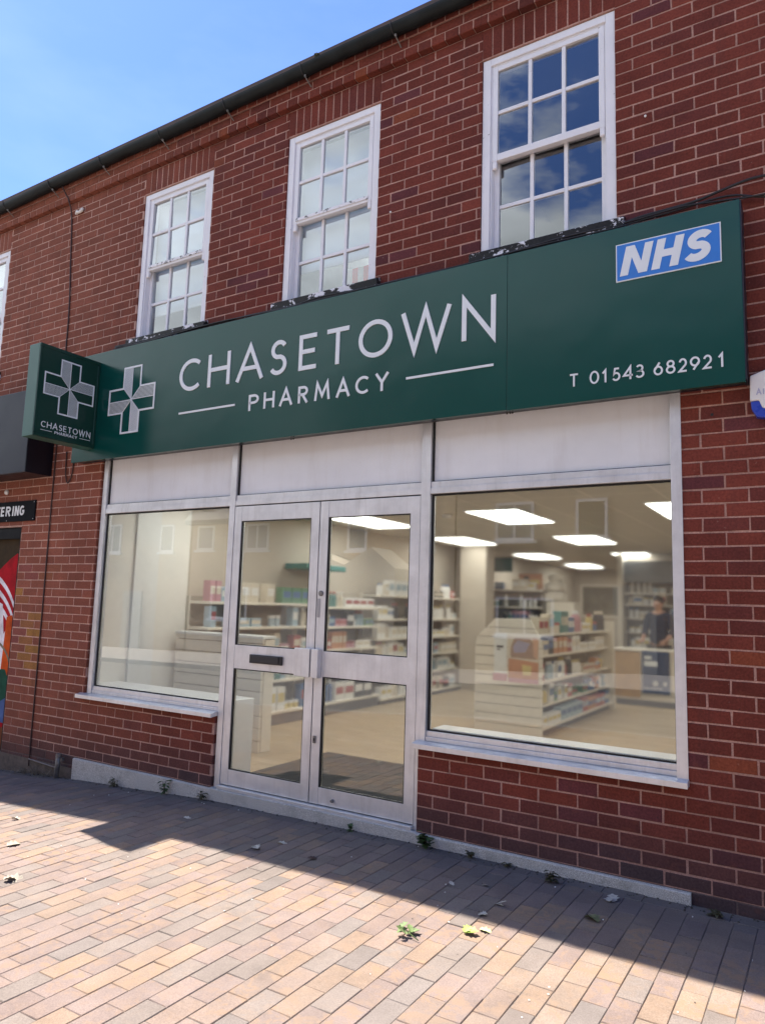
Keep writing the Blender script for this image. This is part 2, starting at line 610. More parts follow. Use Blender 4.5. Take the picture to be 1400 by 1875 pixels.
building = thing('brick_building', 'two storey dark red brick shop building with white sash windows and aluminium shopfront', 'building', (-2.4, 0, 0))
r = random.Random(11)
wall = MB()
for k in range(-7, 70):
    z0 = 0.10 + k * CH; z1 = z0 + CH
    n = 33 - k
    low_ = z1 <= 2.72
    zones = [(WX0, -2.42, -3.30365), (-2.42, WX1, 0.0)] if low_ else [(WX0, -4.60, -3.30365), (-4.60, WX1, 0.0133)]
    for zx0, zx1, ph in zones:
        off = (n % 2) * HB + ph
        i0 = int(math.floor((zx0 - off) / (2 * HB))) - 1
        i1 = int(math.ceil((zx1 - off) / (2 * HB))) + 1
        for i in range(i0, i1):
            a = off + i * 2 * HB + HALF_M; b = off + (i + 1) * 2 * HB - HALF_M
            a = max(a, zx0 + (HALF_M if zx0 > WX0 else 0)); b = min(b, zx1)
            if b - a < 0.02: continue
            for s, e in cut(a, b, z0 + 0.005, z1 - 0.005):
                if e < -9 and k % 1 == 0 and s < -10.9: pass
                if z1 < gz((s + e) / 2) - 0.02: continue
                if k == -1 and -4.89 < s and e < 0.03: continue
                if k < -1 and -4.89 < s and e < 0.03: continue
                add_brick(wall, s, e, z0 + HALF_M, z1 - HALF_M, 0.0, 0.10, brick_colour((s + e) / 2, (z0 + z1) / 2, r), r)
# soldier lintels over the windows
for wx0, wx1 in ((-4.53, -3.665), (-2.848, -1.988), (-1.182, -0.310), (-7.52, -6.655)):
    n = 12; p = (wx1 - wx0) / n
    for i in range(n):
        a = wx0 + i * p + (0.0045 if i else 0.0); b = wx0 + (i + 1) * p - (0.0045 if i < n - 1 else 0)
        add_brick(wall, a, b, 5.136, 5.345, 0.0, 0.10, brick_colour(a, 5.2, r), r)
# corbelled eaves courses
for row, (za, zb, pitch, yf) in enumerate(((5.35, 5.425, HB * 0.965, -0.045), (5.425, 5.5, HB * 2 * 0.965, -0.045), (5.5, 5.575, HB * 0.965, -0.052), (5.575, 5.65, HB * 2, -0.052))):
    x = WX0 + (0.03 if row % 2 else 0)
    while x < WX1:
        add_brick(wall, x + HALF_M, x + pitch - HALF_M, za + HALF_M, zb - HALF_M, yf, 0.10, brick_colour(x, 5.4, r), r, ch=0.004)
        x += pitch
# mortar bed behind the bricks, with its returns at the openings
xs = sorted({WX0, WX1} | {v for a, b, c, d in OPEN for v in (a, b)})
zs = sorted({-0.6, 5.35} | {v for a, b, c, d in OPEN for v in (max(c, -0.6), d)} | {0.1, 0.3, 1.2, 2.0, 3.2, 4.4})


def inside(x, z):
    return any(a < x < b and c < z < d for a, b, c, d in OPEN)


def mcol(x, z):
    c = (0.43, 0.25, 0.205)
    c = lerp3(c, (0.53, 0.335, 0.27), max(0, min(1, (-3.2 - x) / 2.2)))
    return lerp3(c, (0.13, 0.10, 0.095), max(0, min(1, (0.22 - z) / 0.18)))


def fine(vals, step):
    out = []
    for a, b in zip(vals, vals[1:]):
        n = max(1, int(math.ceil((b - a) / step)))
        out += [a + (b - a) * i / n for i in range(n)]
    return out + [vals[-1]]


xs = fine(xs, 0.45); zs = fine(zs, 0.35)
for a, b in zip(xs, xs[1:]):
    for c, d in zip(zs, zs[1:]):
        if not inside((a + b) / 2, (c + d) / 2):
            wall.quad((a, 0.0034, c), (b, 0.0034, c), (b, 0.0034, d), (a, 0.0034, d), 1, mcol((a + b) / 2, (c + d) / 2))
for a, b, c, d in OPEN:
    c = max(c, -0.6)
    for x, s in ((a, -0.0015), (b, 0.0015)):
        wall.quad((x + s, 0.0034, c), (x + s, 0.10, c), (x + s, 0.10, d), (x + s, 0.0034, d), 1, mcol(x, 1))
    if d > 1:
        wall.quad((a, 0.0034, d + 0.001), (b, 0.0034, d + 0.001), (b, 0.10, d + 0.001), (a, 0.10, d + 0.001), 1, mcol(a, 2))
for wx0, wx1 in ((-4.53, -3.665), (-2.848, -1.988), (-1.182, -0.310), (-7.52, -6.655)):
    wall.quad((wx0, 0.003, 5.126), (wx1, 0.003, 5.126), (wx1, 0.003, 5.35), (wx0, 0.003, 5.35), 1, mcol(wx0, 3))
    wall.quad((wx0, 0.003, 5.126), (wx1, 0.003, 5.126), (wx1, 0.1, 5.126), (wx0, 0.1, 5.126), 1, mcol(wx0, 3))
wall.box(WX0, WX1, -0.040, 0.10, 5.362, 5.497, 1, mcol(-2, 3))
wall.box(WX0, WX1, -0.047, 0.10, 5.503, 5.66, 1, mcol(-2, 3))
wall.keep = True
o_wall = wall.build('wall', [M_brick, M_mortar], building)

# roof slab behind the gutter, side walls and back of the building
rf = MB()
M_tile = simple('brown_roof_tile', (0.09, 0.06, 0.05), 0.8, var=0.3, nscale=8)
for i in range(22):
    ya = -0.09 + i * 0.2; za = 5.62 + i * 0.2 * 0.7
    rf.box(WX0, WX1, ya, ya + 0.23, za, za + 0.05)
rf.box(WX0, WX1, 4.3, 8.7, 5.6, 8.6)
rf.build('roof', M_tile, building)
M_side = simple('side_brick', (0.2, 0.06, 0.045), 0.9)
for a in (WX0, WX1 - 0.2):
    bk = MB(); bk.box(a, a + 0.2, 0.12, 8.7, -0.5, 5.6)
    bk.build('side_wall', M_side, building)

# gutter
GY, GZC, GR = -0.105, 5.565, 0.056
gt = MB()
n = 14
prof_o = [(GY - GR * math.cos(math.pi * i / n), GZC - GR * math.sin(math.pi * i / n)) for i in range(n + 1)]
prof_i = [(GY + (GR - 0.004) * math.cos(math.pi * i / n), GZC - (GR - 0.004) * math.sin(math.pi * i / n)) for i in range(n + 1)]
prof = prof_o + prof_i
gxs = [WX0 + i * (WX1 - WX0) / 60 for i in range(61)]
vs = []; fs = []
for i, x in enumerate(gxs):
    dz = 0.004 * math.sin(x * 2.1) + 0.003 * math.sin(x * 5.3 + 1)
    vs += [(x, a, b + dz) for a, b in prof]
np_ = len(prof)
for i in range(60):
    for k in range(np_):
        k2 = (k + 1) % np_
        fs.append((i * np_ + k, i * np_ + k2, (i + 1) * np_ + k2, (i + 1) * np_ + k))
gt.add(vs, fs)
gt.build('gutter', M_gutter, building, smooth=False)
for i, x in enumerate((-8.2, -7.4, -6.6, -5.82, -5.03, -4.22, -3.44, -2.63, -1.82, -1.0, -0.2, 0.6)):
    b = MB()
    pts = [(x, GY - (GR + 0.004) * math.cos(math.pi * q / 12), GZC - (GR + 0.004) * math.sin(math.pi * q / 12)) for q in range(13)]
    b.tube([(x, GY - GR - 0.004, GZC + 0.012)] + pts, 0.0042, 6)
    b.tube([(x + 0.012, GY - 0.008, GZC - GR - 0.001), (x + 0.012, GY - 0.004, GZC - GR - 0.017)], 0.009, 8, 1)
    b.tube([(x + 0.012, GY - 0.01, GZC - GR - 0.012), (x + 0.02, -0.05, GZC - GR - 0.055), (x + 0.021, -0.043, GZC - GR - 0.06)], 0.0048, 6, 1)
    b.build('gutter_bracket', [M_cable, M_steel], building)

# concrete plinth under the shopfront
pl = MB()
px_ = [-4.885, -4.3, -3.7, -3.30, -3.285, -2.4, -1.56, -1.54, -1.0, -0.5, 0.016]
rr = random.Random(3)
vs = []; fs = []
for x in px_:
    zt = 0.094 if x < -3.29 or x > -1.55 else 0.098
    zt += rr.uniform(-0.004, 0.004)
    zb = -0.35
    yo = -0.022 + rr.uniform(-0.003, 0.003)
    vs += [(x, yo, zb), (x, yo, zt - 0.006), (x, yo + 0.007, zt), (x, 0.11, zt), (x, 0.11, zb)]
for i in range(len(px_) - 1):
    for k in range(5):
        k2 = (k + 1) % 5
        fs.append((i * 5 + k, i * 5 + k2, i * 5 + 5 + k2, i * 5 + 5 + k))
fs.append((0, 1, 2, 3, 4)); e = (len(px_) - 1) * 5; fs.append((e + 4, e + 3, e + 2, e + 1, e))
pl.add(vs, fs)
pl.build('concrete_plinth', M_concrete, building)
# rendered strip left of the plinth, at the foot of the pier
rs = MB(); rs.box(-11, -4.89, -0.006, 0.05, -0.6, 0.0)
rs.build('render_strip', simple('grey_brown_render', (0.13, 0.10, 0.08), 0.95, var=0.4, nscale=14, bump=0.5), building)

# ------------------------------------------------------------------ shopfront
sf = MB()
YF = 0.018; YB = 0.10
sf.box(-4.822, -4.768, YF, YB, 0.64, 2.76)                 # left post
sf.box(-3.275, -3.219, YF, YB, 0.09, 2.76)                 # mullion
sf.box(-1.584, -1.516, YF, YB, 0.09, 2.76)                 # mullion
sf.box(-0.040, 0.016, -0.006, YB, 0.612, 2.76)             # right post
for a, b in ((-4.768, -3.275), (-3.219, -1.584), (-1.516, -0.040)):
    sf.box(a, b, YF + 0.004, YB, 2.196, 2.236)
    sf.box(a, b, YF + 0.012, YB, 2.2365, 2.276)
    sf.box(a, b, YF + 0.004, YB, 2.72, 2.76)
for a, b in ((-4.768, -3.275), (-1.516, -0.040)):
    sf.box(a, b, YF + 0.006, YB, 0.640, 0.667)
    sf.box(a, b, YF + 0.016, YB, 0.6675, 0.700)
sf.box(-3.219, -1.584, -0.012, YB, 0.0985, 0.122)          # door threshold
front = sf.build('shopfront_frame', M_alu, building, bevel=0.0018)
for a, b in ((-4.885, -3.277), (-1.572, 0.018)):
    q = MB()
    q.prism([(-0.052, 0.600), (0.06, 0.612), (0.06, 0.6395), (-0.002, 0.6395), (-0.052, 0.630)], lambda u, v, d: (d, u, v), a, b)
    q.build('aluminium_sill', M_alu, building, bevel=0.0015)
for a, b in ((-4.768, -3.275), (-3.219, -1.584), (-1.516, -0.040)):
    q = MB()
    q.box(a + 0.0005, b - 0.0005, 0.052, 0.075, 2.277, 2.7195)
    q.build('spandrel_panel', M_spandrel, building)
    g = MB()
    g.box(a, a + 0.012, 0.040, 0.052, 2.277, 2.72)
    g.box(a + 0.012, b, 0.040, 0.052, 2.277, 2.281)
    g.build('panel_gasket', M_gasket, building)
for a, b in ((-4.768, -3.275), (-1.516, -0.040)):
    q = MB(); q.box(a, b, 0.058, 0.064, 0.7005, 2.1955)
    q.build('window_glass', M_glass_shop, building)
    g = MB()
    g.box(a, a + 0.014, 0.046, 0.0575, 0.7005, 2.1955); g.box(b - 0.010, b, 0.046, 0.0575, 0.7005, 2.1955)
    g.box(a + 0.014, b - 0.010, 0.046, 0.0575, 0.7005, 0.709); g.box(a + 0.014, b - 0.010, 0.046, 0.0575, 2.184, 2.1955)
    g.build('window_gasket', M_gasket, building)


def door_leaf(a, b, sa, sb, letterbox):
    m = MB()
    y0, y1 = 0.022, 0.066
    z0, z1 = 0.128, 2.187
    m.box(a, a + sa, y0, y1, z0, z1); m.box(b - sb, b, y0, y1, z0, z1)
    for c, d in ((z0, 0.238), (0.968, 1.140), (2.074, z1)):
        m.box(a + sa, b - sb, y0 + 0.002, y1, c, d)
    d = m.build('door', M_alu, building, bevel=0.0015)
    for c, e in ((0.238, 0.968), (1.140, 2.074)):
        g = MB(); g.box(a + sa, b - sb, 0.042, 0.048, c, e)
        g.build('glass_pane', M_glass_shop, d)
        k = MB()
        k.box(a + sa, a + sa + 0.010, 0.026, 0.0415, c, e); k.box(b - sb - 0.007, b - sb, 0.026, 0.0415, c, e)
        k.box(a + sa + 0.010, b - sb - 0.007, 0.026, 0.0415, c, c + 0.006); k.box(a + sa + 0.010, b - sb - 0.007, 0.026, 0.0415, e - 0.007, e)
        k.build('gasket', M_gasket, d)
    return d


dl = door_leaf(-3.216, -2.404, 0.070, 0.072, True)
dr = door_leaf(-2.396, -1.588, 0.072, 0.072, False)
g = MB(); g.box(-2.404, -2.396, 0.034, 0.060, 0.13, 2.187); g.box(-3.219, -1.584, 0.036, 0.06, 2.1875, 2.1955)
g.box(-3.219, -1.584, 0.034, 0.06, 0.1225, 0.1275)
g.build('door_seal', M_gasket, building)
lb = MB()
lb.box(-2.982, -2.680, 0.006, 0.0238, 1.018, 1.080)
lb.box(-2.972, -2.702, -0.001, 0.0065, 1.026, 1.074)
lb.build('letterbox', M_blackplastic, dl, bevel=0.006, seg=3)
h1 = MB(); h1.box(-2.556, -2.480, -0.006, 0.0215, 0.960, 1.153); h1.box(-2.480, -2.406, -0.026, 0.0215, 0.9605, 1.1535)
h1.build('pull_handle', M_alu, dl, bevel=0.003)
h2 = MB(); h2.box(-2.394, -2.336, -0.026, 0.0215, 0.958, 1.154)
h2.build('pull_handle', M_alu, dr, bevel=0.003)
for z, w, h in ((1.537, 0.019, 0.02), ):
    k = MB(); k.lathe([(0.019, 0), (0.019, -0.006), (0.015, -0.009), (0.006, -0.0095)], 20, (-2.362, 0.0215, 1.537), axis='y')
    k.build('lock_cylinder', M_steel, dr)
k = MB(); k.box(-2.378, -2.358, 0.012, 0.0215, 0.522, 0.570); k.box(-2.373, -2.363, 0.008, 0.0125, 0.536, 0.556, 1)
k.build('keyhole_cover', [M_steel, M_gasket], dr, bevel=0.003)
k = MB(); k.lathe([(0.011, 0), (0.011, -0.012), (0.008, -0.018)], 14, (-2.20, 0.0215, 0.170), axis='y')
k.build('door_stop', M_steel, dr)
# worn finger plate
k = MB(); k.box(-2.390, -2.366, 0.0195, 0.0215, 1.37, 1.50)
k.build('finger_plate', M_alu_dark, dr)

# ------------------------------------------------------------------ sash windows
M_blind = simple('white_roller_blind', (0.76, 0.87, 0.94), 0.85, var=0.04, nscale=3)
M_room = simple('upstairs_room_wall', (0.42, 0.45, 0.48), 0.9)
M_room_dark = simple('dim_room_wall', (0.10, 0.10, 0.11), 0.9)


def sash_window(x0, x1, worn, blind, dark):
    z0, z1 = 3.74, 5.122
    fr = MB()
    yc = 0.012
    fr.box(x0 + 0.002, x0 + 0.058, yc, 0.115, z0, z1); fr.box(x1 - 0.058, x1 - 0.002, yc, 0.115, z0, z1)
    fr.box(x0 + 0.058, x1 - 0.058, yc, 0.115, z1 - 0.050, z1)
    fr.box(x0 + 0.058, x0 + 0.068, yc + 0.012, 0.115, z0, z1 - 0.05); fr.box(x1 - 0.068, x1 - 0.058, yc + 0.012, 0.115, z0, z1 - 0.05)
    fr.box(x0 + 0.068, x1 - 0.068, yc + 0.012, 0.115, z1 - 0.060, z1 - 0.05)
    w = fr.build('window', M_paint, building, bevel=0.003)
    a, b = x0 + 0.0685, x1 - 0.0685
    zm = 4.415

    def sash(name, y, zb, zt, rail_b, rail_t, st, mat):
        s = MB()
        s.box(a, a + st, y, y + 0.040, zb, zt); s.box(b - st, b, y, y + 0.040, zb, zt)
        s.box(a + st, b - st, y + 0.001, y + 0.040, zb, zb + rail_b); s.box(a + st, b - st, y + 0.001, y + 0.040, zt - rail_t, zt)
        ga, gb, gc, gd = a + st, b - st, zb + rail_b, zt - rail_t
        bw = 0.0125
        for i in (1, 2):
            x = ga + (gb - ga) * i / 3
            s.box(x - bw, x + bw, y + 0.006, y + 0.034, gc, gd)
        zc = (gc + gd) / 2
        for i in range(3):
            xa = ga + (gb - ga) * i / 3 + (bw if i else 0); xb = ga + (gb - ga) * (i + 1) / 3 - (bw if i < 2 else 0)
            s.box(xa, xb, y + 0.0075, y + 0.034, zc - bw, zc + bw)
        if name == 'upper_sash':
            for hx in (a + 0.002, b - 0.032):      # sash horns
                s.prism([(0, 0), (0.030, 0), (0.030, -0.028), (0.022, -0.050), (0.008, -0.056), (0, -0.05)][::-1], lambda u, v, d: (d, y + u, zb + v), hx, hx + 0.030)
        o = s.build(name, mat, w, bevel=0.003)
        for i in range(3):
            for q in range(2):
                xa = ga + (gb - ga) * i / 3 + (bw if i else 0); xb = ga + (gb - ga) * (i + 1) / 3 - (bw if i < 2 else 0)
                za, zb2 = ((gc, zc - bw) if q == 0 else (zc + bw, gd))
                g = MB()
                tx, tz = rw.uniform(-0.0028, 0.0028), rw.uniform(-0.0028, 0.0028)
                yy = y + 0.018
                P = [(xa, yy - tx - tz, za), (xb, yy + tx - tz, za), (xb, yy + tx + tz, zb2), (xa, yy - tx + tz, zb2)]
                g.add(P + [(p[0], p[1] + 0.004, p[2]) for p in P], [(0, 1, 2, 3), (7, 6, 5, 4), (0, 4, 5, 1), (1, 5, 6, 2), (2, 6, 7, 3), (3, 7, 4, 0)])
                panes.add(g.v, g.f)

    rw = random.Random(int(-x0 * 100))
    panes = MB()
    sash('lower_sash', 0.066, 3.72, zm + 0.012, 0.045, 0.030, 0.034, M_paint)
    sash('upper_sash', 0.022, zm - 0.032, z1 - 0.062, 0.048, 0.034, 0.036, M_paint)
    panes.build('window_panes', M_glass_up, w)
    if worn:
        m = MB(); m.box(a + 0.03, b - 0.03, 0.0155, 0.0215, zm - 0.012, zm + 0.013)
        m.build('flaked_meeting_rail', M_paint_worn, w, bevel=0.002)
    s = MB()
    s.prism([(-0.050, 3.660), (0.11, 3.660), (0.11, 3.768), (0.0, 3.758), (-0.050, 3.738)], lambda u, v, d: (d, u, v), x0 - 0.055, x1 + 0.05)
    s.build('window_sill', M_sill_black, w, bevel=0.004)
    # the room behind
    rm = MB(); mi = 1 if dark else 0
    ra, rb = x0 - 0.35, x1 + 0.35
    rm.quad((ra, 3.2, 2.95), (rb, 3.2, 2.95), (rb, 3.2, 5.25), (ra, 3.2, 5.25), mi)
    rm.quad((ra, 0.13, 2.95), (ra, 3.2, 2.95), (ra, 3.2, 5.25), (ra, 0.13, 5.25), mi)
    rm.quad((rb, 0.13, 2.95), (rb, 3.2, 2.95), (rb, 3.2, 5.25), (rb, 0.13, 5.25), mi)
    rm.quad((ra, 0.13, 5.25), (rb, 0.13, 5.25), (rb, 3.2, 5.25), (ra, 3.2, 5.25), mi)
    rm.quad((ra, 0.13, 2.95), (rb, 0.13, 2.95), (rb, 3.2, 2.95), (ra, 3.2, 2.95), mi)
    for c in ((ra, x0, 2.95, 5.25), (x1, rb, 2.95, 5.25), (x0, x1, 2.95, 3.68), (x0, x1, 5.12, 5.25)):
        rm.quad((c[0], 0.13, c[2]), (c[1], 0.13, c[2]), (c[1], 0.13, c[3]), (c[0], 0.13, c[3]), mi)
    rm.build('room_lining', [M_room, M_room_dark], w)
    if blind:
        bl = MB()
        bl.box(x0 + 0.03, x1 - 0.03, 0.16, 0.163, blind, 5.08); bl.box(x0 + 0.03, x1 - 0.03, 0.154, 0.169, blind - 0.025, blind)
        bl.build('roller_blind', M_blind, w)
    return w


sash_window(-7.52, -6.655, False, 4.4, False)
sash_window(-4.53, -3.665, True, 4.03, False)
w_mid = sash_window(-2.848, -1.988, True, 4.06, False)
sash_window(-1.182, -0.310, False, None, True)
# the lit room behind the middle window: ceiling tubes and a striped red and white curtain
M_lamp_up = NT('tube_lamp'); em = M_lamp_up.n('ShaderNodeEmission'); em.inputs[0].default_value = (1, 0.97, 0.9, 1); em.inputs[1].default_value = 9.0
M_lamp_up.l(em.outputs[0], M_lamp_up.out.inputs[0])
for yy, xx in ((1.0, -2.95), (1.9, -2.95)):
    q = MB(); q.box(xx - 0.2, xx + 0.2, yy, yy + 0.12, 5.21, 5.245)
    q.build('ceiling_tube', M_lamp_up.m, w_mid)
M_red = simple('red_cloth', (0.70, 0.008, 0.015), 0.8); M_wht = simple('white_cloth', (0.75, 0.75, 0.75), 0.8)
q = MB()
for i in range(7):
    q.box(-2.445 + i * 0.052, -2.393 + i * 0.052, 0.30, 0.31 + 0.004 * (i % 2), 3.6, 4.055, 1 if i % 2 == 0 else 0)
q.build('striped_curtain', [M_red, M_wht], w_mid)

# ------------------------------------------------------------------ lettering
def arc(cx, cy, rx, ry, a0, a1, n=14):
    return [(cx + rx * math.cos(math.radians(a0 + (a1 - a0) * i / n)), cy + ry * math.sin(math.radians(a0 + (a1 - a0) * i / n))) for i in range(n + 1)]


def ell(cx, cy, rx, ry):
    return ('closed', arc(cx, cy, rx, ry, 0, 360, 32)[:-1])


GL = {
    'A': [[(0, 0), (0.5, 1), (1, 0)], [(0.19, 0.34), (0.81, 0.34)]],
    'C': [arc(0.56, 0.5, 0.56, 0.5, 48, 312, 30)],
    'E': [[(1, 1), (0, 1), (0, 0), (1, 0)], [(0, 0.52), (0.9, 0.52)]],
    'G': [arc(0.53, 0.5, 0.53, 0.5, 48, 340, 30) + [(1.0, 0.45), (0.6, 0.45)]],
    'H': [[(0, 0), (0, 1)], [(1, 0), (1, 1)], [(0, 0.52), (1, 0.52)]],
    'I': [[(0.5, 0), (0.5, 1)]],
    'M': [[(0, 0), (0.13, 1), (0.5, 0.22), (0.87, 1), (1, 0)]],
    'N': [[(0, 0), (0, 1), (1, 0), (1, 1)]],
    'O': [ell(0.5, 0.5, 0.5, 0.5)],
    'P': [[(0, 0), (0, 1), (0.5, 1)] + arc(0.5, 0.74, 0.5, 0.26, 80, -80, 12) + [(0.5, 0.48), (0, 0.48)]],
    'R': [[(0, 0), (0, 1), (0.5, 1)] + arc(0.5, 0.75, 0.45, 0.25, 80, -80, 12) + [(0.5, 0.5), (0, 0.5)], [(0.42, 0.5), (1, 0)]],
    'S': [arc(0.52, 0.755, 0.42, 0.245, 30, 250, 16) + [(0.5, 0.52)] + arc(0.47, 0.265, 0.47, 0.265, 70, -150, 18)],
    'T': [[(0, 1), (1, 1)], [(0.5, 0), (0.5, 0.99)]],
    'W': [[(0, 1), (0.26, 0), (0.5, 1), (0.74, 0), (1, 1)]],
    'Y': [[(0, 1), (0.5, 0.48), (1, 1)], [(0.5, 0), (0.5, 0.5)]],
    '0': [ell(0.5, 0.5, 0.5, 0.5)],
    '1': [[(0, 0.74), (1, 1), (1, 0)]],
    '2': [arc(0.48, 0.69, 0.44, 0.31, 165, -38, 16) + [(0, 0), (1, 0)]],
    '3': [arc(0.44, 0.765, 0.42, 0.235, 150, -80, 14) + [(0.4, 0.53)] + arc(0.44, 0.275, 0.54, 0.275, 80, -150, 16)],
    '4': [[(0.74, 0), (0.74, 1), (0, 0.27), (1, 0.27)]],
    '5': [[(0.9, 1), (0.25, 1), (0.12, 0.56)] + arc(0.42, 0.31, 0.55, 0.31, 118, -148, 18)],
    '6': [ell(0.5, 0.33, 0.5, 0.33), [(0.70, 1), (0.06, 0.42)]],
    '8': [ell(0.5, 0.765, 0.4, 0.235), ell(0.5, 0.27, 0.5, 0.27)],
    '9': [ell(0.5, 0.67, 0.5, 0.33), [(0.30, 0), (0.94, 0.58)]],
}


def ribbon(mb, pts, w, fn, d0, d1, closed=False, mi=0):
    """A flat strip of width w along pts (2D), mitred, standing from depth d0 to d1."""
    p = []
    for q in pts:
        if not p or (q[0] - p[-1][0]) ** 2 + (q[1] - p[-1][1]) ** 2 > 1e-10: p.append(q)
    n = len(p); h = w / 2
    L = []; R = []
    for i in range(n):
        a = p[i - 1] if (i > 0 or closed) else None
        b = p[(i + 1) % n] if (i < n - 1 or closed) else None
        def nrm(s, e):
            dx, dy = e[0] - s[0], e[1] - s[1]; l = math.hypot(dx, dy) or 1
            return (-dy / l, dx / l)
        if a is None: nx, ny = nrm(p[i], b); k = 1
        elif b is None: nx, ny = nrm(a, p[i]); k = 1
        else:
            n1 = nrm(a, p[i]); n2 = nrm(p[i], b)
            sx, sy = n1[0] + n2[0], n1[1] + n2[1]; l = math.hypot(sx, sy) or 1
            nx, ny = sx / l, sy / l
            k = 1 / max(0.32, nx * n1[0] + ny * n1[1])
        L.append((p[i][0] + nx * h * k, p[i][1] + ny * h * k)); R.append((p[i][0] - nx * h * k, p[i][1] - ny * h * k))
    vs = [fn(u, v, d1) for u, v in L] + [fn(u, v, d1) for u, v in R] + [fn(u, v, d0) for u, v in L] + [fn(u, v, d0) for u, v in R]
    fs = []
    for i in range(n if closed else n - 1):
        j = (i + 1) % n
        fs += [(i, j, n + j, n + i), (2 * n + i, 2 * n + j, j, i), (n + i, n + j, 3 * n + j, 3 * n + i)]
    if not closed:
        fs += [(0, n, 3 * n, 2 * n), (n - 1, 2 * n - 1, 4 * n - 1, 3 * n - 1)]
    mb.add(vs, fs, mi)


def glyph(mb, ch, x0, x1, z0, z1, w, fn, d0, d1, shear=0.0, mi=0):
    h = w / 2
    for si, st in enumerate(GL[ch]):
        closed = isinstance(st, tuple)
        pts = st[1] if closed else st
        q = []
        for u, v in pts:
            z = z0 + h + v * (z1 - z0 - w)
            if ch in 'AWMNYT14' and v in (0, 1): z = z0 + v * (z1 - z0) if ch not in 'T14' or v == 0 else z
            x = x0 + h + u * (x1 - x0 - w) + shear * (z - z0)
            q.append((x, z))
        if ch in 'HNPRIEY' and not closed:
            q = [(x, (z0 if abs(v) < 1e-6 and ch in 'HNPRIY' else (z1 if abs(v - 1) < 1e-6 and ch in 'HNI' else z))) for (x, z), (u, v) in zip(q, pts)]
        ribbon(mb, q, w, fn, d0, d1 + (0.0003 if d1 > d0 else -0.0003) * si, closed, mi)


def cross_logo(mb, cx, cz, Lh, a, w, fn, d0, d1):
    out = [(-a, Lh), (a, Lh), (a, a), (Lh, a), (Lh, -a), (a, -a), (a, -Lh), (-a, -Lh), (-a, -a), (-Lh, -a), (-Lh, a), (-a, a)]
    ribbon(mb, [(cx + u, cz + v) for u, v in out], w, fn, d0, d1, True)
    n = 10; lw = a / n * 0.40; s = 1 if d1 > d0 else -1
    D = d1 - s * 0.0006
    for i in range(n):
        t = (i + 0.5) / n * a
        # top arm, left half; bottom arm, right half: upright lines; side arms: level lines
        for pts in ([(-t, Lh - w / 2), (-t, t)], [(t, -Lh + w / 2), (t, -t)], [(Lh - w / 2, t), (t, t)], [(-Lh + w / 2, -t), (-t, -t)]):
            ribbon(mb, [(cx + u, cz + v) for u, v in pts], lw, fn, d0, D)
    k = 0
    for sx, sz in ((-1, 1), (1, 1), (1, -1), (-1, -1)):
        k += 1
        ribbon(mb, [(cx + sx * a, cz + sz * a), (cx, cz)], lw * 0.8, fn, d0, D + s * 0.0001 * k)
    for u, v in ((0, Lh), (Lh, 0), (0, -Lh), (-Lh, 0)):
        k += 1
        ribbon(mb, [(cx + u * (1 - w / 2 / Lh), cz + v * (1 - w / 2 / Lh)), (cx, cz)], lw * 0.8, fn, d0, D + s * 0.0001 * k)


# ------------------------------------------------------------------ main fascia sign
SY = -0.12
sign = thing('fascia_sign', 'long green fascia sign with white pharmacy lettering above the shopfront', 'sign', (-2.3, SY, 2.65))
fnS = lambda u, v, d: (u, d, v)
q = MB(); q.box(-5.118, -0.9405, SY, SY + 0.03, 2.652, 3.636)
q.build('left_sign_panel', M_green, sign, bevel=0.002)
q = MB(); q.box(-0.9385, 0.345, SY, SY + 0.03, 2.648, 3.634)
q.build('right_sign_panel', M_green, sign, bevel=0.002)
q = MB(); q.box(-5.10, 0.335, SY + 0.031, -0.001, 2.664, 3.625); q.box(0.3352, 0.352, SY + 0.004, -0.002, 2.660, 3.628)
q.build('sign_casing', M_black_end, sign)
q = MB()
for ch, a, b in (('C', -3.772, -3.520), ('H', -3.452, -3.216), ('A', -3.152, -2.873), ('S', -2.818, -2.645), ('E', -2.540, -2.368), ('T', -2.308, -2.088), ('O', -2.022, -1.751), ('W', -1.688, -1.314), ('N', -1.241, -1.012)):
    glyph(q, ch, a, b, 3.128, 3.394, 0.032, fnS, SY, SY - 0.006)
q.build('shop_name_lettering', M_letter, sign)
q = MB()
for ch, a, b in (('P', -3.004, -2.906), ('H', -2.856, -2.752), ('A', -2.708, -2.582), ('R', -2.532, -2.441), ('M', -2.386, -2.250), ('A', -2.200, -2.080), ('C', -2.036, -1.921), ('Y', -1.880, -1.768)):
    glyph(q, ch, a, b, 2.886, 3.010, 0.0185, fnS, SY, SY - 0.005)
ribbon(q, [(-3.755, 2.952), (-3.146, 2.952)], 0.015, fnS, SY, SY - 0.005)
ribbon(q, [(-1.638, 2.945), (-1.024, 2.945)], 0.015, fnS, SY, SY - 0.005)
q.build('pharmacy_lettering', M_letter, sign)
PHONE = (('T', -0.557, -0.502), ('0', -0.440, -0.387), ('1', -0.372, -0.347), ('5', -0.313, -0.270), ('4', -0.257, -0.200), ('3', -0.189, -0.143), ('6', -0.096, -0.048), ('8', -0.033, 0.015), ('2', 0.030, 0.075), ('9', 0.087, 0.136), ('2', 0.150, 0.196), ('1', 0.221, 0.246))
for i0, i1 in ((0, 1), (1, 6), (6, 12)):
    q = MB()
    for ch, a, b in PHONE[i0:i1]:
        glyph(q, ch, a, b, 2.740, 2.815, 0.0098, fnS, SY, SY - 0.004)
    q.build('phone_number_lettering', M_letter, sign)
q = MB(); cross_logo(q, -4.353, 3.147, 0.287, 0.107, 0.015, fnS, SY, SY - 0.005)
q.build('cross_emblem', M_letter, sign)
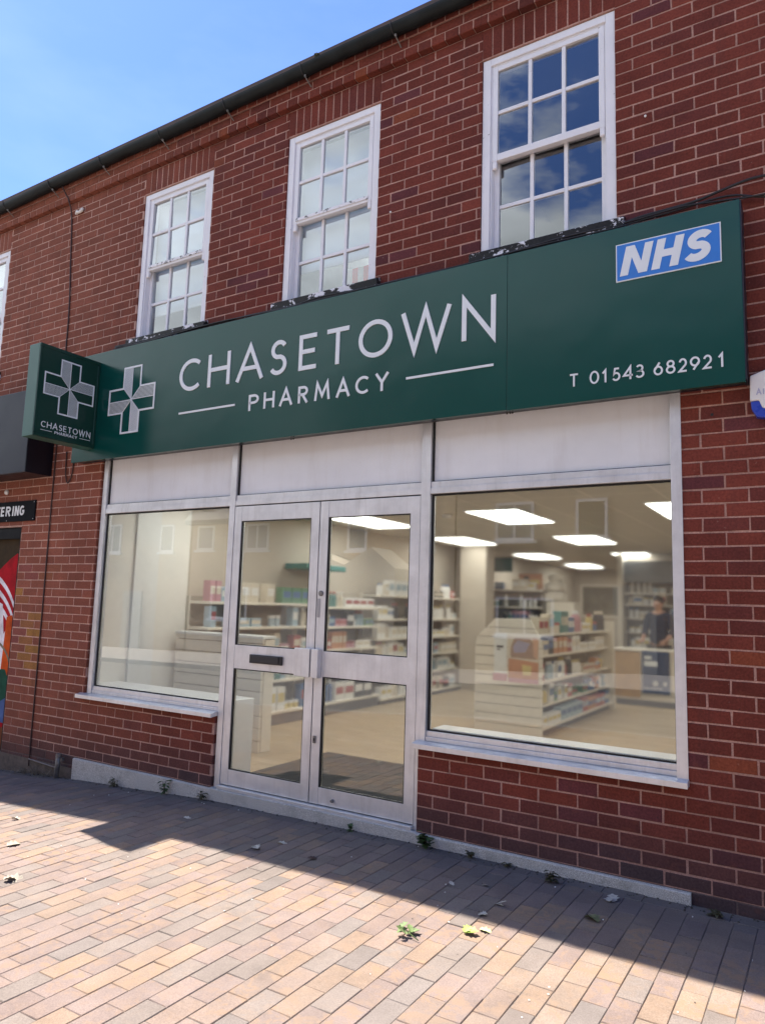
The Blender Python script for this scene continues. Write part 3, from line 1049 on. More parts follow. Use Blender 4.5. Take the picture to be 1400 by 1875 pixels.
q = MB(); q.box(-0.287, 0.254, SY - 0.006, SY - 0.0002, 3.308, 3.529, 1); q.box(-0.281, 0.248, SY - 0.0072, SY - 0.006, 3.314, 3.523, 0)
badge = q.build('health_service_badge', [M_nhs, M_letter], sign)
q = MB()
nb = SY - 0.0072
Wn, hn, sn = 0.146, 0.168, 0.044
q.prism([(-0.266 + u + 0.22 * v, 3.338 + v) for u, v in ((0, 0), (sn, 0), (sn, hn * 0.60), (Wn - sn * 1.05, 0), (Wn, 0), (Wn, hn), (Wn - sn, hn), (Wn - sn, hn * 0.40), (sn * 1.05, hn), (0, hn))], fnS, nb, nb - 0.002)
q.prism([(-0.098 + u + 0.22 * v, 3.338 + v) for u, v in ((0, 0), (sn, 0), (sn, 0.064), (0.138 - sn, 0.064), (0.138 - sn, 0), (0.138, 0), (0.138, hn), (0.138 - sn, hn), (0.138 - sn, 0.104), (sn, 0.104), (sn, hn), (0, hn))], fnS, nb, nb - 0.002)
glyph(q, 'S', 0.055, 0.196, 3.336, 3.508, 0.043, fnS, nb, nb - 0.002, shear=0.22)
q.build('badge_lettering', M_letter, badge)
for x in (-2.62, -2.60, -0.955, -0.935, -0.92):
    k = MB(); k.lathe([(0.006, 0), (0.006, -0.008), (0.003, -0.011)], 8, (x, SY + 0.05, 2.650))
    k.build('fixing_screw', M_gasket, sign)

# ------------------------------------------------------------------ projecting sign
proj = thing('projecting_sign', 'dark green box sign sticking out from the wall with white cross', 'sign', (-4.878, -0.4, 2.75))
PX = -4.800
q = MB(); q.box(-4.957, PX - 0.012, -0.700, -0.121, 2.757, 3.541)
q.build('sign_box', M_green_skylit, proj, bevel=0.004)
q = MB()
for b in ((-0.700, -0.121, 3.512, 3.541), (-0.700, -0.121, 2.757, 2.786), (-0.700, -0.676, 2.786, 3.512), (-0.145, -0.121, 2.786, 3.512)):
    q.box(PX - 0.0118, PX, b[0], b[1], b[2], b[3])
q.build('face_rim', M_green_shaded, proj, bevel=0.003)
q = MB(); q.box(PX - 0.0118, PX - 0.006, -0.676, -0.145, 2.786, 3.512)
q.build('sign_face', M_green_shaded, proj)
fnP = lambda u, v, d: (d, u, v)
P0 = PX - 0.006; P1 = PX - 0.0035
q = MB(); cross_logo(q, -0.403, 3.218, 0.233, 0.090, 0.012, fnP, P0, P1)
q.build('cross_emblem', M_letter, proj)
q = MB()
yy = -0.635
wd = {'C': 50, 'H': 48, 'A': 56, 'S': 36, 'E': 37, 'T': 45, 'O': 56, 'W': 74, 'N': 48}
tot = sum(wd[c] for c in 'CHASETOWN'); gap = (0.468 - tot / 1000 * 0.86) / 8
for ch in 'CHASETOWN':
    w_ = wd[ch] / 1000 * 0.86
    glyph(q, ch, yy, yy + w_, 2.842, 2.892, 0.0062, fnP, P0, P1); yy += w_ + gap
yy = -0.508
wd = {'P': 20, 'H': 21, 'A': 24, 'R': 20, 'M': 27, 'C': 23, 'Y': 22}
tot = sum(wd[c] for c in 'PHARMACY'); gap = (0.214 - tot / 1000) / 7
for ch in 'PHARMACY':
    w_ = wd[ch] / 1000
    glyph(q, ch, yy, yy + w_, 2.806, 2.829, 0.0040, fnP, P0, P1); yy += w_ + gap
ribbon(q, [(-0.636, 2.818), (-0.532, 2.818)], 0.0035, fnP, P0, P1)
ribbon(q, [(-0.272, 2.818), (-0.166, 2.818)], 0.0035, fnP, P0, P1)
q.build('sign_lettering', M_letter, proj)

# ------------------------------------------------------------------ neighbouring shop on the left
ns = thing('box_sign', 'slate grey box sign with black end over the neighbouring shop', 'sign', (-7.5, 0, 2.58))
q = MB(); q.box(-9.6, -5.575, -0.268, -0.2645, 2.585, 3.36)
q.build('sign_face', M_grey_sign, ns, bevel=0.002)
q = MB(); q.box(-9.6, -5.572, -0.264, -0.002, 2.580, 3.365)
q.build('sign_casing', M_navy_end, ns, bevel=0.002)
np_o = thing('name_plate', 'black name plate with white capital lettering above the painted doorway', 'sign', (-6.3, 0, 2.16))
q = MB(); q.box(-7.0, -5.768, -0.014, -0.001, 2.166, 2.364)
q.build('plate', M_plate, np_o, bevel=0.002)
q = MB()
fn0 = lambda u, v, d: (u, d, v)
for ch, a, b in (('C', -6.585, -6.505), ('A', -6.495, -6.412), ('T', -6.406, -6.340), ('E', -6.330, -6.266), ('R', -6.246, -6.164), ('I', -6.142, -6.106), ('N', -6.094, -6.026), ('G', -6.014, -5.938)):
    if ch == 'N':
        Wn, hn, sn = b - a, 0.096, 0.0195
        q.prism([(a + u + 0.05 * v, 2.222 + v) for u, v in ((0, 0), (sn, 0), (sn, hn * 0.60), (Wn - sn * 1.05, 0), (Wn, 0), (Wn, hn), (Wn - sn, hn), (Wn - sn, hn * 0.40), (sn * 1.05, hn), (0, hn))], fn0, -0.014, -0.017)
        continue
    glyph(q, ch, a, b, 2.222, 2.318, 0.0195, fn0, -0.014, -0.017, shear=0.05)
q.build('plate_lettering', M_letter, np_o)
for x, z in ((-5.785, 2.347), (-5.785, 2.184), (-6.22, 2.176)):
    q = MB(); q.lathe([(0.004, 0), (0.004, -0.003)], 8, (x, -0.014, z), axis='y')
    q.build('plate_screw', M_white_plastic, np_o)
# painted roller door in the neighbour's doorway
dr_ = MB(); dr_.box(-9.6, -5.983, 0.02, 0.09, 2.00, 2.108); dr_.box(-6.025, -5.983, 0.02, 0.09, -0.2, 2.0)
dr_.build('doorway_frame', simple('black_door_frame', (0.008, 0.008, 0.010), 0.6, spec=0.1), building, bevel=0.004)


def mural_mat(name, col):
    return simple(name, col, 0.8, spec=0.1, var=0.3, nscale=9)


mural = thing('painted_panel', 'colourful painted door panel of red orange white and green shapes in left doorway', 'artwork', (-6.6, 0.06, 0))
MC = [mural_mat('mural_' + nme, c) for nme, c in (('dark', (0.05, 0.035, 0.02)), ('red', (0.38, 0.012, 0.02)), ('white', (0.75, 0.74, 0.78)), ('orange', (0.55, 0.085, 0.015)), ('green', (0.02, 0.085, 0.055)), ('blue', (0.08, 0.13, 0.30)), ('brown', (0.20, 0.07, 0.03)), ('olive', (0.20, 0.18, 0.12)))]
q = MB(); q.box(-9.5, -6.026, 0.060, 0.075, -0.2, 2.0, 0)
y = [0.0595]


def blob(pts, mi):
    y[0] -= 0.0004
    q.prism(pts, fn0, 0.060, y[0], mi)


blob([(-9.5, 0.2), (-6.027, 0.2), (-6.027, 1.83), (-6.10, 1.86), (-6.22, 1.80), (-6.5, 1.62), (-9.5, 1.5)], 1)
for z in (1.72, 1.60, 1.48):
    up_ = arc(-6.9, z - 0.62, 0.90, 0.66, 12, 60, 10); dn_ = arc(-6.9, z - 0.67, 0.90, 0.655, 60, 12, 10)
    blob([(min(u, -6.032), v) for u, v in up_ + dn_], 2)
blob([(-6.9, 0.55), (-6.22, 0.66), (-6.14, 0.95), (-6.17, 1.13), (-6.21, 1.07), (-6.24, 1.22), (-6.27, 1.36), (-6.40, 1.40), (-6.9, 1.3)], 2)
blob([(-6.21, 0.55), (-6.03, 0.52), (-6.028, 0.86), (-6.06, 1.12), (-6.09, 1.26), (-6.18, 1.24)], 3)
blob([(-6.32, 0.40), (-6.10, 0.40), (-6.03, 0.52), (-6.04, 0.63), (-6.13, 0.74), (-6.20, 0.74), (-6.32, 0.62)], 4)
blob([(-6.45, 0.26), (-6.028, 0.24), (-6.028, 0.50), (-6.2, 0.42), (-6.45, 0.42)], 5)
blob([(-9.4, -0.1), (-6.028, -0.1), (-6.028, 0.22), (-6.4, 0.12), (-9.4, 0.3)], 6)
y[0] -= 0.001
ribbon(q, arc(-6.55, 0.72, 0.50, 0.32, 85, 12, 16), 0.022, fn0, 0.060, y[0], False, 7)
q.build('painting', MC, mural)
# step-out rail by the doorway foot
t_ = thing('small_dome_light', 'small round white light on the bricks above the name plate', 'light', (-6.275, 0, 2.466))
q = MB(); q.lathe([(0.026, 0), (0.026, -0.010), (0.020, -0.020), (0.008, -0.026)], 18, (-6.275, -0.001, 2.466), axis='y')
q.build('dome', M_white_plastic, t_, smooth=True)

# ------------------------------------------------------------------ alarm box, cables, pipe
al = thing('alarm_box', 'white alarm box with blue base on the bricks right of the sign', 'alarm', (0.45, 0, 2.48))
fnA = lambda u, v, d: (u, d, v)
q = MB(); q.prism([(0.360, 2.560), (0.362, 2.520), (0.385, 2.476), (0.43, 2.466), (0.55, 2.466), (0.60, 2.49), (0.62, 2.56)], fnA, -0.004, -0.055)
q.build('blue_base', M_alarm_blue, al, bevel=0.006)
q = MB(); q.prism([(0.357, 2.560), (0.398, 2.560), (0.412, 2.520), (0.44, 2.508), (0.54, 2.508), (0.572, 2.530), (0.582, 2.560), (0.622, 2.560), (0.62, 2.69), (0.49, 2.735), (0.36, 2.692)], fnA, -0.004, -0.062)
q.build('white_cover', M_white_plastic, al, bevel=0.006)
q = MB()
for ch, a, b in (('A', 0.386, 0.412), ('I', 0.416, 0.424)):
    glyph(q, ch, a, b, 2.588, 2.617, 0.0055, fnA, -0.0622, -0.0632)
q.build('alarm_lettering', M_alarm_text, al)


def cable(name, label, pts, rad, mat, cat='cable', group=None):
    q = MB()
    # smooth the path a little
    P = [Vector(p) for p in pts]
    out = []
    for i in range(len(P) - 1):
        p0 = P[max(i - 1, 0)]; p1 = P[i]; p2 = P[i + 1]; p3 = P[min(i + 2, len(P) - 1)]
        for s in range(6):
            t = s / 6
            out.append(0.5 * ((2 * p1) + (-p0 + p2) * t + (2 * p0 - 5 * p1 + 4 * p2 - p3) * t * t + (-p0 + 3 * p1 - 3 * p2 + p3) * t ** 3))
    out.append(P[-1])
    q.tube(out, rad, 6)
    o = q.build(name, mat, smooth=True)
    tag(o, label, cat, group)
    return o


cable('wall_cable', 'thin dark cable running down the bricks from the gutter to the ground', [(-5.69, -0.09, 5.52), (-5.655, -0.06, 5.43), (-5.615, -0.050, 5.36), (-5.605, -0.010, 5.2), (-5.56, -0.007, 4.7), (-5.52, -0.007, 4.26), (-5.513, -0.007, 3.8), (-5.52, -0.007, 3.2), (-5.525, -0.007, 2.43), (-5.52, -0.007, 1.2), (-5.52, -0.007, 0.3), (-5.518, -0.007, -0.06)], 0.0065, M_cable_brown)
for i, (zo, ro) in enumerate(((0.0, 0.008), (0.013, 0.006), (-0.008, 0.006))):
    pts = []
    rc = random.Random(20 + i)
    x = -4.7
    while x < -0.31:
        pts.append((x, -0.052 - rc.uniform(0, 0.012) - 0.006 * i, 3.664 + zo + rc.uniform(-0.010, 0.016) + (0.012 if x < -3 else 0)))
        x += rc.uniform(0.25, 0.5)
    lab = ['thick black cable laid along the top of the green sign under the sills', 'middle thinner black cable lying along the top of the green sign', 'lowest black cable tucked behind the top edge of the green sign'][i]
    end = [[(-0.20, -0.03, 3.715), (0.1, -0.03, 3.728), (0.25, -0.03, 3.755), (0.40, -0.03, 3.78), (0.55, -0.02, 3.775)], [(-0.24, -0.04, 3.700), (0.05, -0.04, 3.712), (0.22, -0.03, 3.70), (0.46, -0.03, 3.675), (0.7, -0.03, 3.69)], [(-0.22, -0.035, 3.69), (0.0, -0.035, 3.70), (0.28, -0.03, 3.715), (0.46, -0.02, 3.665), (0.7, -0.02, 3.63)]][i]
    cable('sign_cable', lab, pts + end, ro, M_cable, 'cable', 'black cables along the sign top')
cable('hanging_cable', 'short looped brown cable hanging below the projecting sign', [(-5.36, -0.006, 2.80), (-5.34, -0.012, 2.60), (-5.30, -0.014, 2.50), (-5.25, -0.012, 2.56), (-5.24, -0.006, 2.72)], 0.006, M_cable_brown)
cable('ground_cable', 'thin pale cable running along the wall foot to the vent pipe', [(-5.52, -0.012, 0.0), (-5.3, -0.012, -0.012), (-5.08, -0.016, -0.02)], 0.006, simple('grey_cable', (0.22, 0.18, 0.16), 0.7))
vp = thing('vent_pipe', 'short grey pipe standing up at the foot of the brick pier', 'pipe', (-5.07, -0.05, -0.1))
q = MB(); q.tube([(-5.045, -0.055, -0.13), (-5.035, -0.055, 0.02), (-5.028, -0.055, 0.10)], 0.021, 14)
q.build('pipe', M_steel, vp, smooth=True)
q = MB(); q.tube([(-5.029, -0.055, 0.085), (-5.027, -0.055, 0.115)], 0.025, 14); q.box(-5.015, -4.985, -0.055, -0.03, 0.055, 0.085)
q.build('pipe_cap', M_steel, vp)
cl = MB(); cl.tube([(-5.53, -0.012, 5.215), (-5.50, -0.022, 5.222), (-5.47, -0.020, 5.212), (-5.44, -0.02, 5.225), (-5.425, -0.012, 5.245)], [0.014, 0.018, 0.013, 0.017, 0.012], 8)
tag(cl.build('cable_clip', M_white_plastic, smooth=True), 'white sealant blob stuck on the bricks beside the dark cable', 'sealant')
for x, z, lab in ((-1.873, 4.231, 'small pale wall plug between the middle and right sash windows'), (-0.14, 4.35, 'tiny white plug in the bricks right of the tall window')):
    q = MB(); q.lathe([(0.0075, 0), (0.007, -0.005), (0.003, -0.007)], 10, (x, -0.0005, z), axis='y')
    tag(q.build('wall_plug', M_white_plastic), lab, 'wall plug')
q = MB(); q.lathe([(0.008, 0), (0.0075, -0.0015)], 12, (0.171, -0.0005, 2.525), axis='y')
tag(q.build('drilled_hole', M_gasket), 'small dark drill hole in the bricks below the sign end', 'hole')
mo = MB()
for i in range(26):
    a = rnd.uniform(0, 6.28); rr_ = rnd.uniform(0, 0.022)
    mo.lathe([(0.002, 0), (0.009, 0.006), (0.007, 0.014), (0.001, 0.018)], 6, (-2.475 + rr_ * math.cos(a), GY - GR + 0.004 + rr_ * 0.4 * math.sin(a), GZC + 0.002 + rnd.uniform(0, 0.02)))
tag(mo.build('moss_clump', simple('dark_moss', (0.03, 0.032, 0.015), 0.95)), 'dark clump of moss growing on the gutter rim', 'moss')

# ------------------------------------------------------------------ ground
pv = MB()
rp = random.Random(5)
PAL = [((0.228, 0.174, 0.152), 44), ((0.204, 0.180, 0.156), 24), ((0.295, 0.210, 0.142), 14), ((0.258, 0.192, 0.150), 12), ((0.172, 0.160, 0.146), 6)]


def paver_col(x, y_):
    t = rp.uniform(0, 100); s = 0
    for c, w in PAL:
        s += w
        if t < s: break
    if x > -0.6 and rp.random() < 0.45: c = (0.27, 0.205, 0.150)
    c = tuple(q * 0.97 for q in lerp3(c, (0.228, 0.172, 0.148), 0.40))
    v = rp.uniform(0.90, 1.08)
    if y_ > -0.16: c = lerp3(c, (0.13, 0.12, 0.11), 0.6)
    # grime towards the wall, deepened to paint in the building's shade
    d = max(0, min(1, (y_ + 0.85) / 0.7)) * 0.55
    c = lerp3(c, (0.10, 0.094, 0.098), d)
    return tuple(q * v for q in c)


def paver(x0, x1, y0, y1, col):
    ch = 0.0024; s = 0.0011
    x0 += s; x1 -= s; y0 += s; y1 -= s
    tl0 = rp.uniform(-0.0012, 0.0014); tl = [tl0 + rp.uniform(-0.0012, 0.0012) for _ in range(4)]
    c4 = [(x0, y0), (x1, y0), (x1, y1), (x0, y1)]
    j = [(rp.uniform(-.001, .001), rp.uniform(-.001, .001)) for _ in range(4)]
    c4 = [(a + b, c + d) for (a, c), (b, d) in zip(c4, j)]
    ins = [(ch, ch), (-ch, ch), (-ch, -ch), (ch, -ch)]
    P = [(a + p, b + q, gz(a) + t) for (a, b), (p, q), t in zip(c4, ins, tl)] + [(a, b, gz(a) - 0.003 + t) for (a, b), t in zip(c4, tl)] + [(a, b, gz(a) - 0.02) for a, b in c4]
    fs = [(0, 1, 2, 3)]
    for i in range(4):
        k = (i + 1) % 4
        fs += [(4 + i, 4 + k, k, i), (8 + i, 8 + k, 4 + k, 4 + i)]
    pv.add(P, fs, 0, col)


x = 0.3205 - 0.1005 * 105
i = 0
while x < 3.2:
    ph = -1.105 if (round((x - 0.3205) / 0.1005) % 2 == 0) else -1.205
    y0 = ph + 0.2 * 6
    while y0 > -4.8:
        a, b = y0 - 0.2, min(y0, -0.118)
        if b - a > 0.02 and a > -5.0:
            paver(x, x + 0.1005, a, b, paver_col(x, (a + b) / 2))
        y0 -= 0.2
    x += 0.1005
x = -9.6
while x < 3.2:
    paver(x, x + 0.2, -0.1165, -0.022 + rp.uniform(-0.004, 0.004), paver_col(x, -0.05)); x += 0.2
pv.keep = True
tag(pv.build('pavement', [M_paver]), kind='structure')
gs = MB()
gx = [-60] + [-11 + i * 0.5 for i in range(31)] + [60]
for a, b in zip(gx, gx[1:]):
    gs.quad((a, -4.9, gz(a) - 0.0034), (b, -4.9, gz(b) - 0.0034), (b, 0.05, gz(b) - 0.0034), (a, 0.05, gz(a) - 0.0034))
tag(gs.build('pavement_bed', M_grit), kind='structure')


def m_asphalt():
    t = NT('asphalt')
    n1 = t.noise(150, 4, 0.6, t.obj()); n2 = t.noise(0.7, 4, 0.6, t.obj())
    c = t.mix(1.0, t.mix(n1, (0.13, 0.125, 0.12), (0.20, 0.19, 0.18)), _grey(t, n2, 0.2), 'MULTIPLY')
    t.principled(c, 0.9, 0, 0.3, bump=n1, bstr=0.5)
    return t.m


rd = MB()
rx = [-200, -30, -9, -6, -3.3, 0, 3, 30, 200]
for a, b in zip(rx, rx[1:]):
    rd.quad((a, -10.2, gz(a) - 0.13), (b, -10.2, gz(b) - 0.13), (b, -5.02, gz(b) - 0.13), (a, -5.02, gz(a) - 0.13))
tag(rd.build('road', m_asphalt()), kind='structure')
kb = MB()
for a, b in zip(rx, rx[1:]):
    for y0, y1 in ((-5.03, -4.9), (-10.33, -10.2)):
        p = [(a, y0, gz(a) - 0.3), (b, y0, gz(b) - 0.3), (b, y1, gz(b) - 0.3), (a, y1, gz(a) - 0.3), (a, y0, gz(a) - 0.004), (b, y0, gz(b) - 0.004), (b, y1, gz(b) - 0.004), (a, y1, gz(a) - 0.004)]
        kb.add(p, [(4, 5, 6, 7), (0, 1, 5, 4), (2, 3, 7, 6)])
tag(kb.build('kerb', simple('kerb_stone', (0.36, 0.35, 0.33), 0.9, var=0.2)), kind='structure')
fp = MB()
for a, b in zip(rx, rx[1:]):
    fp.quad((a, -60, gz(a) - 0.012), (b, -60, gz(b) - 0.012), (b, -10.33, gz(b) - 0.012), (a, -10.33, gz(a) - 0.012))
    fp.quad((a, 0.05, gz(a) - 0.3), (b, 0.05, gz(b) - 0.3), (b, 60, gz(b) - 0.3), (a, 60, gz(a) - 0.3))
tag(fp.build('ground', simple('far_paving', (0.34, 0.31, 0.28), 0.9, var=0.2, nscale=3)), kind='structure')

# ------------------------------------------------------------------ weeds and fallen leaves
def leaf_pts(L, Wd, curl, lobes=0, r_=rnd):
    n = 7
    out = []
    for i in range(n + 1):
        t = i / n
        w = Wd * math.sin(math.pi * min(1, t * 0.93 + 0.05)) ** 0.8 * (1 + (0.28 * (1 if i % 2 else -1) if lobes else 0))
        out.append((t * L, w, curl * L * t * t))
    return out


def add_leaf(mb, o, az, L, Wd, pitch, curl, mi=0, lobes=0, fold=0.25, col=None, rollx=0.0):
    pts = leaf_pts(L, Wd, curl, lobes)
    ca, sa = math.cos(az), math.sin(az); cp, sp = math.cos(pitch), math.sin(pitch)
    vs = []
    for t, w, h in pts:
        for s in (-1, 0, 1):
            lx, ly, lz = t, w * s, -h + abs(s) * w * fold + s * w * rollx
            X = lx * cp - lz * sp; Z = lx * sp + lz * cp
            vs.append((o[0] + X * ca - ly * sa, o[1] + X * sa + ly * ca, o[2] + Z))
    fs = []
    n = len(pts)
    for i in range(n - 1):
        for k in range(2):
            fs.append((i * 3 + k, i * 3 + k + 1, i * 3 + 3 + k + 1, i * 3 + 3 + k))
    b = len(vs)
    vs += [(x_, y_, z_ - 0.0006) for x_, y_, z_ in vs]
    fs += [tuple(b + i for i in reversed(f)) for f in fs]
    mb.add(vs, fs, mi, col)


def m_leaf(name, c1, c2):
    t = NT(name)
    n1 = t.noise(60, 4, 0.6, t.obj())
    c = t.mix(t.ramp(n1, 0.35, 0.65), c1, c2)
    p = t.principled(c, 0.6, 0, 0.35)
    return t.m


M_weed = m_leaf('weed_green', (0.035, 0.075, 0.025), (0.075, 0.12, 0.04))
M_weed_dry = m_leaf('weed_olive', (0.045, 0.05, 0.025), (0.10, 0.085, 0.045))
M_leaf_grey = m_leaf('dead_leaf_grey', (0.38, 0.36, 0.31), (0.56, 0.53, 0.47))
M_leaf_pale = m_leaf('dead_leaf_pale', (0.30, 0.26, 0.20), (0.42, 0.37, 0.29))
M_leaf_green = m_leaf('fallen_leaf_green', (0.11, 0.17, 0.05), (0.20, 0.26, 0.10))
M_leaf_lime = m_leaf('fallen_leaf_lime', (0.30, 0.42, 0.05), (0.42, 0.50, 0.13))
M_straw = m_leaf('dry_straw', (0.16, 0.13, 0.09), (0.26, 0.22, 0.15))


def weed(x, y_, n, L, Wd, tall, label, mat, seed, upright=False):
    r_ = random.Random(seed)
    e = thing('weed', label, 'weed', (x, y_, gz(x)), 'weeds at the foot of the shopfront')
    st = MB(); lf = MB()
    for i in range(n):
        az = r_.uniform(0, 6.28); az = az if math.sin(az) < 0.4 else -az
        h = r_.uniform(0.25, 1.0) * tall
        o = (x + r_.uniform(-.006, .006), y_ + r_.uniform(-.006, .006), gz(x))
        lean = r_.uniform(0.2, 0.6) * (0.5 if upright else 1)
        tip = (o[0] + math.cos(az) * h * lean, o[1] + math.sin(az) * h * lean, o[2] + h)
        mid = ((o[0] + tip[0]) / 2, (o[1] + tip[1]) / 2, o[2] + h * 0.6)
        st.tube([o, mid, tip], [0.0022, 0.0018, 0.0012], 5)
        for k in range(3 if tall > 0.05 else 2):
            t = 1 - 0.33 * k
            p = (o[0] + (tip[0] - o[0]) * t, o[1] + (tip[1] - o[1]) * t, o[2] + h * t)
            add_leaf(lf, p, az + r_.uniform(-1.1, 1.1), L * r_.uniform(0.6, 1.1), Wd * r_.uniform(0.7, 1.1), r_.uniform(-0.1, 0.9 if upright else 0.6), r_.uniform(0.1, 0.5), lobes=r_.random() < 0.5)
    st.build('stem', M_weed_dry, e); lf.build('foliage', mat, e, smooth=True)


weed(-4.30, -0.045, 7, 0.045, 0.008, 0.075, 'feathery little weed at the plinth right of the grey pipe', M_weed_dry, 1, True)
weed(-3.72, -0.045, 7, 0.055, 0.011, 0.10, 'upright green weed against the plinth midway below the left window', M_weed, 2, True)
weed(-3.33, -0.045, 7, 0.04, 0.011, 0.05, 'small low weed where the plinth meets the left door jamb', M_weed_dry, 3)
weed(-2.00, -0.040, 4, 0.03, 0.012, 0.055, 'tiny weed growing under the right door leaf', M_weed, 4, True)
weed(-1.45, -0.055, 11, 0.052, 0.018, 0.095, 'largest bright green weed at the right door jamb', M_weed, 5, True)
weed(-1.16, -0.045, 9, 0.035, 0.010, 0.04, 'squat weed just right of the largest green weed', M_weed_dry, 6)
weed(-0.94, -0.040, 7, 0.030, 0.008, 0.018, 'flat mossy weed hugging the plinth below the right window', M_weed_dry, 7)
weed(-0.66, -0.130, 11, 0.04, 0.009, 0.06, 'spiky dark weed in the paving below the right window', M_weed_dry, 8)
weed(0.14, -0.09, 8, 0.035, 0.012, 0.035, 'mossy weed at the wall foot right of the plinth end', M_weed_dry, 9)
dg = MB(); r_ = random.Random(31)
for i in range(150):
    x = r_.uniform(-5.65, -5.12); y_ = -0.012 - r_.random() ** 2 * 0.09
    az = r_.uniform(0, 6.28)
    add_leaf(dg, (x, y_, gz(x)), az, r_.uniform(0.03, 0.13), 0.0016, r_.uniform(0.1, 1.35), r_.uniform(0.1, 0.8))
tag(dg.build('dry_grass', M_straw), kind='stuff')
dt = MB(); r_ = random.Random(77)
for i in range(420):
    x = r_.uniform(-6.2, 0.6); y_ = -0.025 - abs(r_.gauss(0, 0.03))
    s_ = r_.uniform(0.002, 0.008)
    dt.lathe([(s_, 0), (s_ * 0.8, s_ * 0.6), (s_ * 0.2, s_ * 0.9)], 5, (x, y_, gz(x) - 0.001))
tag(dt.build('dirt_crumbs', simple('soil_crumbs', (0.05, 0.043, 0.033), 0.95, var=0.4, nscale=50)), kind='stuff')

LEAVES = [
    (-2.25, -0.63, 0.085, 0.030, 'grey', 'large curled grey dead leaf on the paving before the doors', 0.4, 2),
    (-2.19, -0.49, 0.075, 0.016, 'grey', 'folded dead leaf just behind the large curled grey leaf', 0.2, 1),
    (-1.90, -0.60, 0.055, 0.012, 'dark', 'small dark withered leaf in the shade before the right door', 0.1, 2),
    (-3.04, -0.46, 0.070, 0.014, 'grey', 'thin dead leaf lying flat in the shade below the left window', 0.2, 1),
    (-3.46, -1.42, 0.080, 0.030, 'pale', 'pale dry leaf in the sun on the left edge of the paving', 1.4, 1),
    (-2.93, -1.75, 0.085, 0.033, 'pale', 'pale dry leaf, nearest one on the left sunny paving', 0.8, 2),
    (-4.02, -1.05, 0.065, 0.018, 'pale', 'thin pale leaf in the sun nearest to the shade edge at left', 0.5, 1),
    (-0.95, -1.14, 0.070, 0.018, 'green', 'sprig of curled green leaves on the sunny paving', 0.9, 5),
    (-0.74, -0.97, 0.065, 0.022, 'lime', 'bright lime green leaf on the sunny paving', 0.3, 2),
    (-0.71, -0.875, 0.060, 0.022, 'limepale', 'pale yellow green leaf flat beside the lime green one', 0.2, 1),
    (-0.28, -0.22, 0.070, 0.026, 'grey', 'grey curled dead leaf in the shade near the plinth end', 1.9, 2),
    (-0.28, -0.51, 0.085, 0.028, 'greendull', 'dull green folded leaf in the shade at right', 2.4, 2),
    (-0.76, -0.60, 0.065, 0.014, 'grey', 'narrow grey leaf in the shade behind the lime green leaf', 0.1, 2),
    (-0.77, -0.74, 0.040, 0.014, 'grey', 'small crumpled grey leaf on the very edge of the shade', 0.7, 2),
    (-0.92, -0.40, 0.035, 0.010, 'pale', 'small pale leaf scrap in the shade below the right window', 0.6, 1),
    (-1.03, -0.50, 0.040, 0.012, 'grey', 'small grey leaf scrap left of the pale scrap in shade', 2.6, 1),
]
LM = {'grey': M_leaf_grey, 'dark': M_cable_brown, 'pale': M_leaf_pale, 'green': M_leaf_green, 'lime': M_leaf_lime, 'limepale': m_leaf('fallen_leaf_yellow', (0.52, 0.55, 0.24), (0.60, 0.62, 0.33)), 'greendull': m_leaf('fallen_leaf_dull', (0.10, 0.12, 0.055), (0.17, 0.18, 0.09))}
for i, (x, y_, L, Wd, mt, lab, az, n) in enumerate(LEAVES):
    q = MB(); r_ = random.Random(200 + i)
    for k in range(n):
        add_leaf(q, (x - 0.4 * L + r_.uniform(-.01, .01) * n, y_ + r_.uniform(-.01, .01) * n, gz(x) + 0.004 + 0.006 * k), az + r_.uniform(-0.9, 0.9) * (k > 0) + 2.2 * (k % 2) * (n > 2), L * (1 if k == 0 else 0.75), Wd * (1 if k == 0 else 0.8), r_.uniform(0.02, 0.22) + 0.12 * k, r_.uniform(-0.2, 0.5), lobes=1, fold=r_.uniform(0.15, 0.75), rollx=r_.uniform(-.25, .25))
    if n == 5:
        q.tube([(x - 0.05, y_ + .01, gz(x) + .01), (x - 0.03, y_, gz(x) + .04), (x, y_, gz(x) + .02), (x + 0.05, y_ - 0.01, gz(x) + .008)], 0.0025, 5)
    o = q.build('fallen_leaf', LM[mt], smooth=True)
    tag(o, lab, 'leaf', 'fallen leaves on the paving')
# specks of litter
sp = MB(); r_ = random.Random(91)
for i in range(90):
    x = r_.uniform(-4.6, 0.6); y_ = -r_.uniform(0.05, 1.7)
    s_ = r_.uniform(0.0015, 0.0045)
    sp.add([(x - s_, y_ - s_ * 0.6, gz(x) + 0.003), (x + s_, y_ - s_ * 0.3, gz(x) + 0.003), (x + s_ * 0.6, y_ + s_, gz(x) + 0.004), (x - s_ * 0.5, y_ + s_ * 0.8, gz(x) + 0.005), (x, y_, gz(x) - 0.002)], [(0, 1, 2, 3), (0, 4, 1), (1, 4, 2), (2, 4, 3), (3, 4, 0)], 0 if r_.random() < 0.6 else 1)
tag(sp.build('litter_specks', [simple('white_specks', (0.7, 0.68, 0.62), 0.8), M_grit]), kind='stuff')

